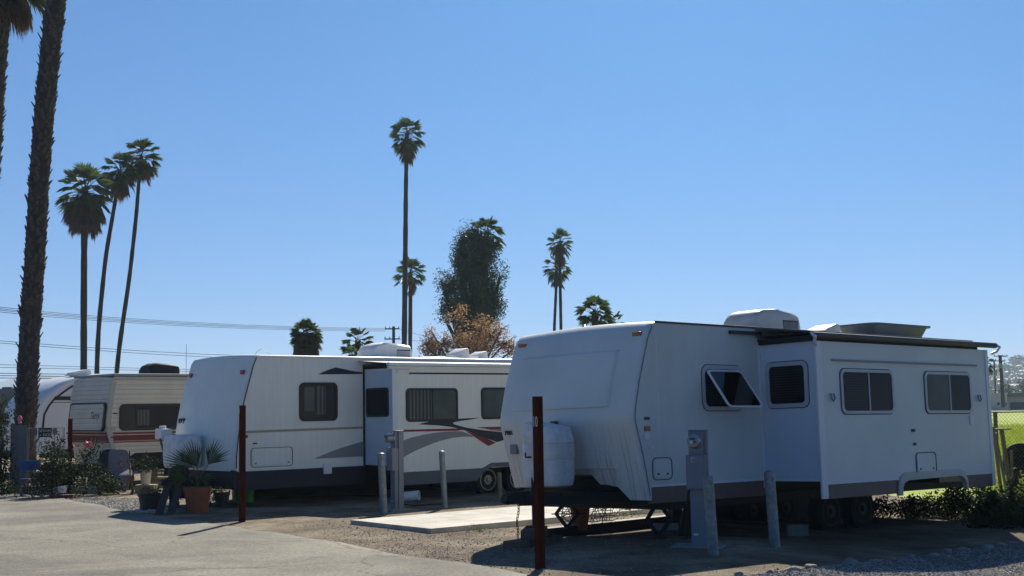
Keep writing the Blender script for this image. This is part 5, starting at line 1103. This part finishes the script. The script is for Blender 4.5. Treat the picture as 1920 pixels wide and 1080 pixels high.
o0 = np.array(at(1899, 900, 27)*[1, 1, 0]); mb = MB(); mb.box((o0[0]-.025, o0[1]-.025, 0), (o0[0]+.025, o0[1]+.025, EYE[2]+ray(1894, 845)[2]/ray(1894, 845)[1]*27)); tag(mb.build('fence_stake', M['wood'], bevel=.01), 'short dark stake in the field beside the tyres', 'stake')
mb = MB(); o0 = at(1867, 800, 48)*[1, 1, 0]; mb.box((o0[0]-.06, o0[1]-.06, 0), (o0[0]+.06, o0[1]+.06, EYE[2]+ray(1867, 772)[2]/ray(1867, 772)[1]*48)); tag(mb.build('fence_stake', M['wood'], bevel=.01), 'far dark stake standing in the green field', 'stake')
for i, (x, y, rz) in enumerate(((1902, 872, .5), (1922, 866, -.3), (1909, 855, .1))):
    P0 = at(x, y, 28); mb = MB(); nseg = 22; rt, rr_ = .23, .09; V = []
    for a in range(nseg):
        for b in range(8):
            A_, B_ = 2*math.pi*a/nseg, 2*math.pi*b/8; R0_ = rt+rr_*math.cos(B_); V.append((R0_*math.cos(A_), rr_*math.sin(B_), R0_*math.sin(A_)))
    mb.add(V, [(a*8+b, ((a+1) % nseg)*8+b, ((a+1) % nseg)*8+(b+1) % 8, a*8+(b+1) % 8) for a in range(nseg) for b in range(8)])
    o = mb.build('old_tyre', M['rubber'], smooth='all'); o.location = P0; o.rotation_euler = (.3*i, .2, rz)
    tag(o, ['left old tyre of the heap beyond the fence', 'right old tyre of the heap beyond the fence', 'old tyre on top of the heap beyond the fence'][i], 'tyre', 'heap of old tyres')
tree('climbing_bush', 'leafy bush growing through the wire fence behind the nearest trailer', 'bush', 20.6, (1890, 990), [(1885, 958, 34, 28, 80), (1925, 965, 30, 30, 60), (1858, 968, 26, 22, 50), (1960, 925, 34, 60, 70), (1905, 915, 8, 26, 8), (1990, 950, 34, 50, 60), (1840, 978, 24, 12, 24), (1900, 985, 40, 10, 30), (1925, 990, 30, 16, 36), (1870, 990, 26, 10, 24)], .06, 'shrub', .03, 51, 30, limbs=True)
tree('climbing_bush', 'low weeds in deep shade below the rear of the nearest trailer', 'bush', 22.2, (1760, 970), [(1750, 950, 40, 20, 50), (1800, 940, 30, 30, 60), (1850, 938, 26, 34, 56), (1710, 955, 30, 16, 36), (1650, 955, 34, 14, 36), (1610, 955, 24, 12, 24), (1830, 965, 50, 14, 40)], .06, 'shrub', .03, 52, 34, limbs=False)
tree('climbing_bush', 'sunlit yellow green bush at the right edge in front of the old tyres', 'bush', 22.6, (1915, 985), [(1918, 950, 16, 36, 26), (1905, 925, 8, 26, 9), (1940, 930, 18, 50, 30), (1896, 965, 10, 20, 10)], .055, 'shrubyel', .03, 55, 22, limbs=False)
tree('weed_clump', 'sunlit green weeds beside the wire roll below the nearest trailer', 'weeds', 20.3, (1165, 968), [(1165, 962, 26, 7, 14), (1190, 955, 10, 10, 4)], .04, 'shrubyel', .01, 53, 16, limbs=False)
P0 = gnd(893, 998); tree('weed_clump', 'small weed tuft at the edge of the concrete patio', 'weeds', P0[1], (893, 1000), [(893, 996, 12, 4, 7)], .03, 'shrubyel', .006, 54, 12, limbs=False)
# stones
STN = [(1385, 1076, 20, 'pale sunlit flat stone, first of the row from the left'), (1430, 1076, 12, 'small rounded stone, second of the row'), (1444, 1070, 16, 'pale sunlit stone, third of the row'), (1486, 1068, 28, 'sunlit tan stone at the tip of the gravel'), (1520, 1062, 22, 'low shaded stone just right of the sunlit tan one'), (1548, 1063, 16, 'small shaded stone before the biggest of the row'), (1597, 1054, 30, 'biggest shaded stone of the row'), (1641, 1052, 22, 'shaded stone right of the biggest one'), (1708, 1041, 18, 'rounded shaded stone alone in the middle of the row'), (1751, 1039, 20, 'shaded stone left of the dark one'), (1776, 1034, 22, 'very dark stone in the shaded row'), (1803, 1030, 24, 'long shaded stone right of the very dark one'), (1850, 1026, 26, 'low flat shaded stone near the right edge'), (1876, 1019, 18, 'shaded stone second from the right edge'), (1898, 1017, 18, 'shaded stone at the right edge')]
random.seed(9)
for x, y, wd, lab in STN:
    P0 = gnd(x, y+4); r = wd*P0[1]/FPX/2; bm = bmesh.new(); bmesh.ops.create_icosphere(bm, subdivisions=3, radius=1)
    k1, k2 = random.uniform(0, 9), random.uniform(0, 9)
    for v in bm.verts:
        c = v.co; f = 1+.18*math.sin(c.x*2.3+k1)*math.cos(c.y*2.7+k2)+.12*math.sin(c.z*4+k1)+.05*math.sin(c.x*9+k2)*math.sin(c.y*8)
        v.co = Vector((c.x*r*f, c.y*r*.7*f, c.z*r*random.uniform(.52, .54)*f))
    me = bpy.data.meshes.new('stone'); bm.to_mesh(me); bm.free(); me.materials.append(M['stone']); me.polygons.foreach_set('use_smooth', [True]*len(me.polygons))
    o = bpy.data.objects.new('stone', me); C.objects.link(o); o.location = (P0[0], P0[1], P0[2]+r*.22); o.rotation_euler = (0, 0, random.uniform(-.5, .5)); tag(o, lab, 'stone', 'row of stones edging the gravel')
# ------------------------------------------------------------------ power lines and poles
def utility_pole(path, d, r, arms, label, extras=()):
    base = Vector(at(*path[0], d)); t = thing('utility_pole', label, 'utility pole', base, 0, 'utility poles')
    mb = MB(); mb.tube([Vector(at(x, y, d))-base for x, y in path], [r*1.2]+[r]*(len(path)-1), 10); mb.build('pole', M['pole'], t)
    for (x0, x1, y) in arms:
        a, b = Vector(at(x0, y, d))-base, Vector(at(x1, y, d))-base; mb = MB(); mb.box((a.x, -.07-r, a.z-.07), (b.x, -.0-r, a.z+.07)); ar = mb.build('crossarm', M['pole'], t)
        for k in range(4):
            x = a.x+(b.x-a.x)*(k+.15)/3.3; mb = MB(); mb.lathe((x, -.04-r, a.z+.07), [(.03, 0), (.06, .04), (.04, .09), (.07, .13), (.03, .2)], 8); mb.build('insulator', M['gasket'], ar)
    for (x, y, w_, h_) in extras:
        a = Vector(at(x, y, d))-base; mb = MB(); mb.lathe((a.x, -r-w_, a.z-h_/2), [(w_*.9, 0), (w_, .05), (w_, h_), (w_*.8, h_+.05)], 12); mb.build('transformer', M['greybox'], t, smooth=True)
    return t
utility_pole([(738, 775), (738, 612)], 150, .16, [(722, 749, 617), (721, 750, 636)], 'distant utility pole with two crossarms left of the tallest palm')
utility_pole([(1881, 764), (1878, 710), (1875, 666)], 215, .27, [(1862, 1888, 668), (1856, 1884, 677)], 'leaning utility pole before the pale building on the right', [(1873, 686, .28, .7)])
utility_pole([(1868, 764), (1866, 720), (1864, 676)], 240, .13, [(1858, 1866, 677)], 'thin utility pole left of the leaning one on the right', [(1866, 700, .22, .9)])
def cable(label, grp, pts, r=.02):
    mb = MB(); ps = [Vector(at(*p)) for p in pts]; fine = []
    for a, b in zip(ps[:-1], ps[1:]):
        for k in range(8): fine.append(a.lerp(b, k/8))
    fine.append(ps[-1]); mb.tube(fine, r, 5); return tag(mb.build('power_cable', M['cable']), label, 'power cable', grp)
def sagc(y0, ys, d0, d1, x0=-60, x1=722):
    n = len(ys); return [(x0+(x1-x0)*i/(n-1), ys[i]+y0, d0+(d1-d0)*i/(n-1)) for i in range(n)]
T = [569, 583.5, 594.5, 603, 609.5, 613.5, 616]
for k, o_ in enumerate((0, 3.2, 6.0, 9.5)):
    cable(['top', 'second', 'third', 'bottom'][k]+' cable of the upper bundle crossing the sky to the far pole', 'upper power cables', [(-60+782*i/6, T[i]+o_*(1-.45*i/6), 70+80*i/6) for i in range(7)], .018)
for k, (ya, yb) in enumerate(((634, 668), (638, 673))):
    cable(['upper', 'lower'][k]+' cable of the middle pair behind the left palms', 'middle power cables', [(-60+560*i/5, ya+(yb-ya)*(1-(1-i/5)**1.4), 80+25*i/5) for i in range(6)], .018)
for k, (ya, yb) in enumerate(((682, 695), (687.5, 698), (699, 706), (703.5, 710), (708, 713))):
    cable(['highest', 'second', 'third', 'fourth', 'lowest'][k]+' cable of the low group just above the left trailers', 'low power cables', [(-60+500*i/4, ya+(yb-ya)*i/4, 90+20*i/4) for i in range(5)], .018 if k < 2 else .026)
for k, (ya, yb, yc) in enumerate(((668, 672, 680), (677, 684, 690))):
    cable(['upper', 'lower'][k]+' cable running right from the leaning pole', 'right power cables', [(1876, ya, 215), (1910, yb, 235), (1990, yc, 290)], .03)
cable('cable running right from the pole beside the tallest palm', 'upper power cables', [(749, 617, 150), (800, 632, 165), (980, 645, 220)], .02)
cable('lower cable running right from the pole beside the tallest palm', 'upper power cables', [(750, 636, 150), (820, 642, 165), (980, 652, 220)], .02)
# ------------------------------------------------------------------ buildings far off
def building(name, label, px0, px1, ytop, d, depth, wallm, roofm, ybase=None, over=.3, opens=(), roof_t=.4, base_z=0):
    a, b = at(px0, ytop, d), at(px1, ytop, d); zt = a[2]; t = thing(name, label, 'building', (a[0], d, base_z)); w_ = b[0]-a[0]
    mb = MB(); mb.box((0, 0, -.3), (w_, depth, zt-roof_t)); mb.build('wall', M[wallm], t)
    mb = MB(); mb.box((-over, -over, zt-roof_t), (w_+over, depth+over, zt)); mb.build('roof', M[roofm], t)
    for (x0, x1, z0, z1, nm) in opens:
        mb = MB(); mb.box((x0, -.06, z0), (x1, .02, z1)); f = mb.build(nm, M['wtrim'] if nm == 'window' else M['dark'], t)
        if nm == 'window': mb = MB(); mb.box((x0+.08, -.09, z0+.08), (x1-.08, -.05, z1-.08)); mb.build('pane', M['darkglass'], f)
    return t
bd = building('pale_building', 'pale low building with small windows beyond the green field', 1780, 1888, 738, 236, 14, 'bldw', 'bldw', over=.12, roof_t=.25, opens=[(8.2, 8.9, .9, 1.6, 'window'), (9.15, 9.5, .9, 1.6, 'window'), (9.7, 10.1, .7, 1.6, 'window')])
mb = MB(); mb.box((8.55, -.2, 2.15), (9.6, -.05, 2.75)); mb.build('sign_board', M['bldw'], bd); 
building('brown_roofed_building', 'long building with a brown flat roof and dark open bays on the right', 1889, 2080, 737, 240, 18, 'bldw', 'bldr', over=.9, roof_t=.7, opens=[(.4, 3.0, .1, 1.5, 'open_bay'), (3.5, 8.0, .1, 1.5, 'open_bay'), (9, 13, .1, 1.5, 'open_bay')])
building('sheet_roofed_building', 'low building with a green grey sheet roof behind the thick palm trunk', -120, 60, 731, 60, 10, 'bldg', 'bldg', over=.2, roof_t=.3)
mb = MB(); P0 = at(12, 733, 62); mb.box((P0[0]-.15, P0[1]-.2, P0[2]-.1), (P0[0]+.3, P0[1]+.3, P0[2]+.18)); tag(mb.build('roof_tarp', M['blue'], bevel=.05), 'blue bundle on the green grey sheet roof', 'tarp')
# road beyond the field
mb = MB(); mb.box((20, 226, .02), (400, 232, .10)); tag(mb.build('far_pavement', M['conc']), kind='structure')
# ------------------------------------------------------------------ hills
def hill(name, prof, d0, d1, y0, seed, m, amp=3, rows=26):
    rnd = random.Random(seed); xs = np.linspace(prof[0][0], prof[-1][0], 150); V = []; n = len(xs)
    for j in range(rows+1):
        q = j/rows; d = d0+(d1-d0)*q
        for x in xs:
            yt = np.interp(x, [p[0] for p in prof], [p[1] for p in prof]); zt = at(x, yt, d1)[2]; P = at(x, yt, d)
            bump = amp*(math.sin(x*.05+j*.9)+.7*math.sin(x*.017-j*.5+seed)+.5*math.sin(x*.13+j*1.7))*math.sin(q*math.pi)
            V.append((P[0], d, -8+(zt+8)*q**.85+bump))
    for x in xs: P = at(x, 700, d1+(d1-d0)*1.2); V.append((P[0], P[1], -20))
    mb = MB(); mb.add(V, [(j*n+i, j*n+i+1, (j+1)*n+i+1, (j+1)*n+i) for j in range(rows+1) for i in range(n-1)])
    o = mb.build(name, M[m], smooth='all'); tag(o, kind='structure'); return o
hill('hill', [(1500, 760), (1600, 735), (1700, 712), (1790, 700), (1850, 690), (1880, 685), (1920, 683), (2000, 678), (2300, 700), (2700, 750)], 620, 1500, 745, 2, 'hill', amp=2.5)
hill('mountain', [(-700, 730), (-300, 715), (-60, 726), (0, 718), (25, 708), (60, 699), (100, 704), (200, 712), (300, 703), (345, 696), (420, 700), (600, 735), (800, 770)], 3200, 4600, 760, 7, 'hill', amp=14)
random.seed(14)
hl = [('pale house at the foot of the hill beside the trailer edge', 1866, 715, 1150), ('wide white house in the middle of the hillside', 1893, 714, 1120), ('white house right of the wide one on the hillside', 1906, 712, 1120), ('white house higher on the hill at the right edge', 1915, 704, 1230), ('small white house near the hilltop at the right edge', 1918, 698, 1300), ('grey house low on the hillside', 1880, 724, 950), ('pale house under the hilltop trees', 1893, 700, 1290), ('low pale house at the hill foot on the right', 1910, 726, 930)]
hobj = bpy.data.objects['hill']; bpy.context.view_layer.update()
def on_hill(x, y):
    r = ray(x, y); dv = Vector(r).normalized(); hit, p, nrm, idx = hobj.ray_cast(Vector(EYE), dv)
    return p if hit else Vector(at(x, y, 1100))
for lab, x, y, d in hl:
    P0 = on_hill(x, y+2); w_ = random.uniform(6, 11); t = thing('hillside_house', lab, 'house', (P0.x, P0.y, P0.z-1), random.uniform(-.3, .3), 'houses on the hillside')
    mb = MB(); mb.box((-w_/2, -4, 0), (w_/2, 4, 2.6)); mb.build('wall', M['bldw'], t)
    mb = MB(); mb.add([(-w_/2-.6, -4.6, 2.6), (w_/2+.6, -4.6, 2.6), (w_/2+.6, 4.6, 2.6), (-w_/2-.6, 4.6, 2.6), (-w_/2, 0, 3.8), (w_/2, 0, 3.8)], [(0, 1, 5, 4), (2, 3, 4, 5), (0, 4, 3), (1, 2, 5), (0, 3, 2, 1)]); mb.build('roof', M['roof'], t)
mb = MB(); rnd = random.Random(15)
for k in range(230):
    x = rnd.uniform(1835, 1960); y = 686+rnd.random()**.8*52; P0 = on_hill(x, y); s = rnd.uniform(1.2, 3.4)
    leaf_quads(mb, P0+Vector((0, 0, s*.5)), 14, (s, s, s*.8), s*.9, rnd, shape=1.3)
tag(mb.build('hillside_trees', M['euc']), 'dark scrub and trees dotted over the hazy hillside', 'scrub', kind='stuff')
for i, (x, s, lab) in enumerate(((1900, 5.5, 'left tree on the hilltop skyline'), (1908, 6, 'middle tree on the hilltop skyline'), (1917, 6.5, 'right tree on the hilltop skyline'))):
    P0 = Vector(at(x, 684, 1490)); P0.z -= 2; t = thing('hilltop_tree', lab, 'tree', P0, 0, 'trees on the hilltop'); mb = MB(); mb.tube([(0, 0, 0), (0, 0, s*.8)], [.5, .3], 6); mb.build('trunk', M['barkdark'], t)
    mb = MB(); leaf_quads(mb, (0, 0, s*1.2), 120, (s, s, s*.8), s*.5, rnd, shape=1.3); mb.build('crown', M['euc'], t)
rnd = random.Random(19)
for i, (x, y, d, rx, ry, lab) in enumerate(((1858, 745, 262, 12, 10, 'dark trees behind the pale building'), (1884, 735, 300, 10, 9, 'tree above the roof of the pale building'), (1918, 724, 420, 8, 9, 'dark round tree above the brown flat roof'))):
    tree('distant_tree', lab, 'tree', d, (x, y+14), [(x, y, rx, ry, 14), (x+rx*.7, y+2, rx*.6, ry*.7, 7)], .5*d/260, 'euc', .2*d/260, 60+i, 22, group='trees behind the far buildings')
# ------------------------------------------------------------------ haze
HAZE = 0.00028
if HAZE:
    mb = MB(); mb.box((-7500, -400, -60), (7500, 11000, 230)); m = bpy.data.materials.new('haze air'); m.use_nodes = True; N, L = m.node_tree.nodes, m.node_tree.links
    N.remove(N['Principled BSDF']); v = N.new('ShaderNodeVolumePrincipled'); v.inputs['Color'].default_value = (.62, .80, 1, 1); v.inputs['Density'].default_value = HAZE; v.inputs['Anisotropy'].default_value = .2
    L.new(v.outputs[0], N['Material Output'].inputs['Volume']); tag(mb.build('haze', m), kind='stuff')
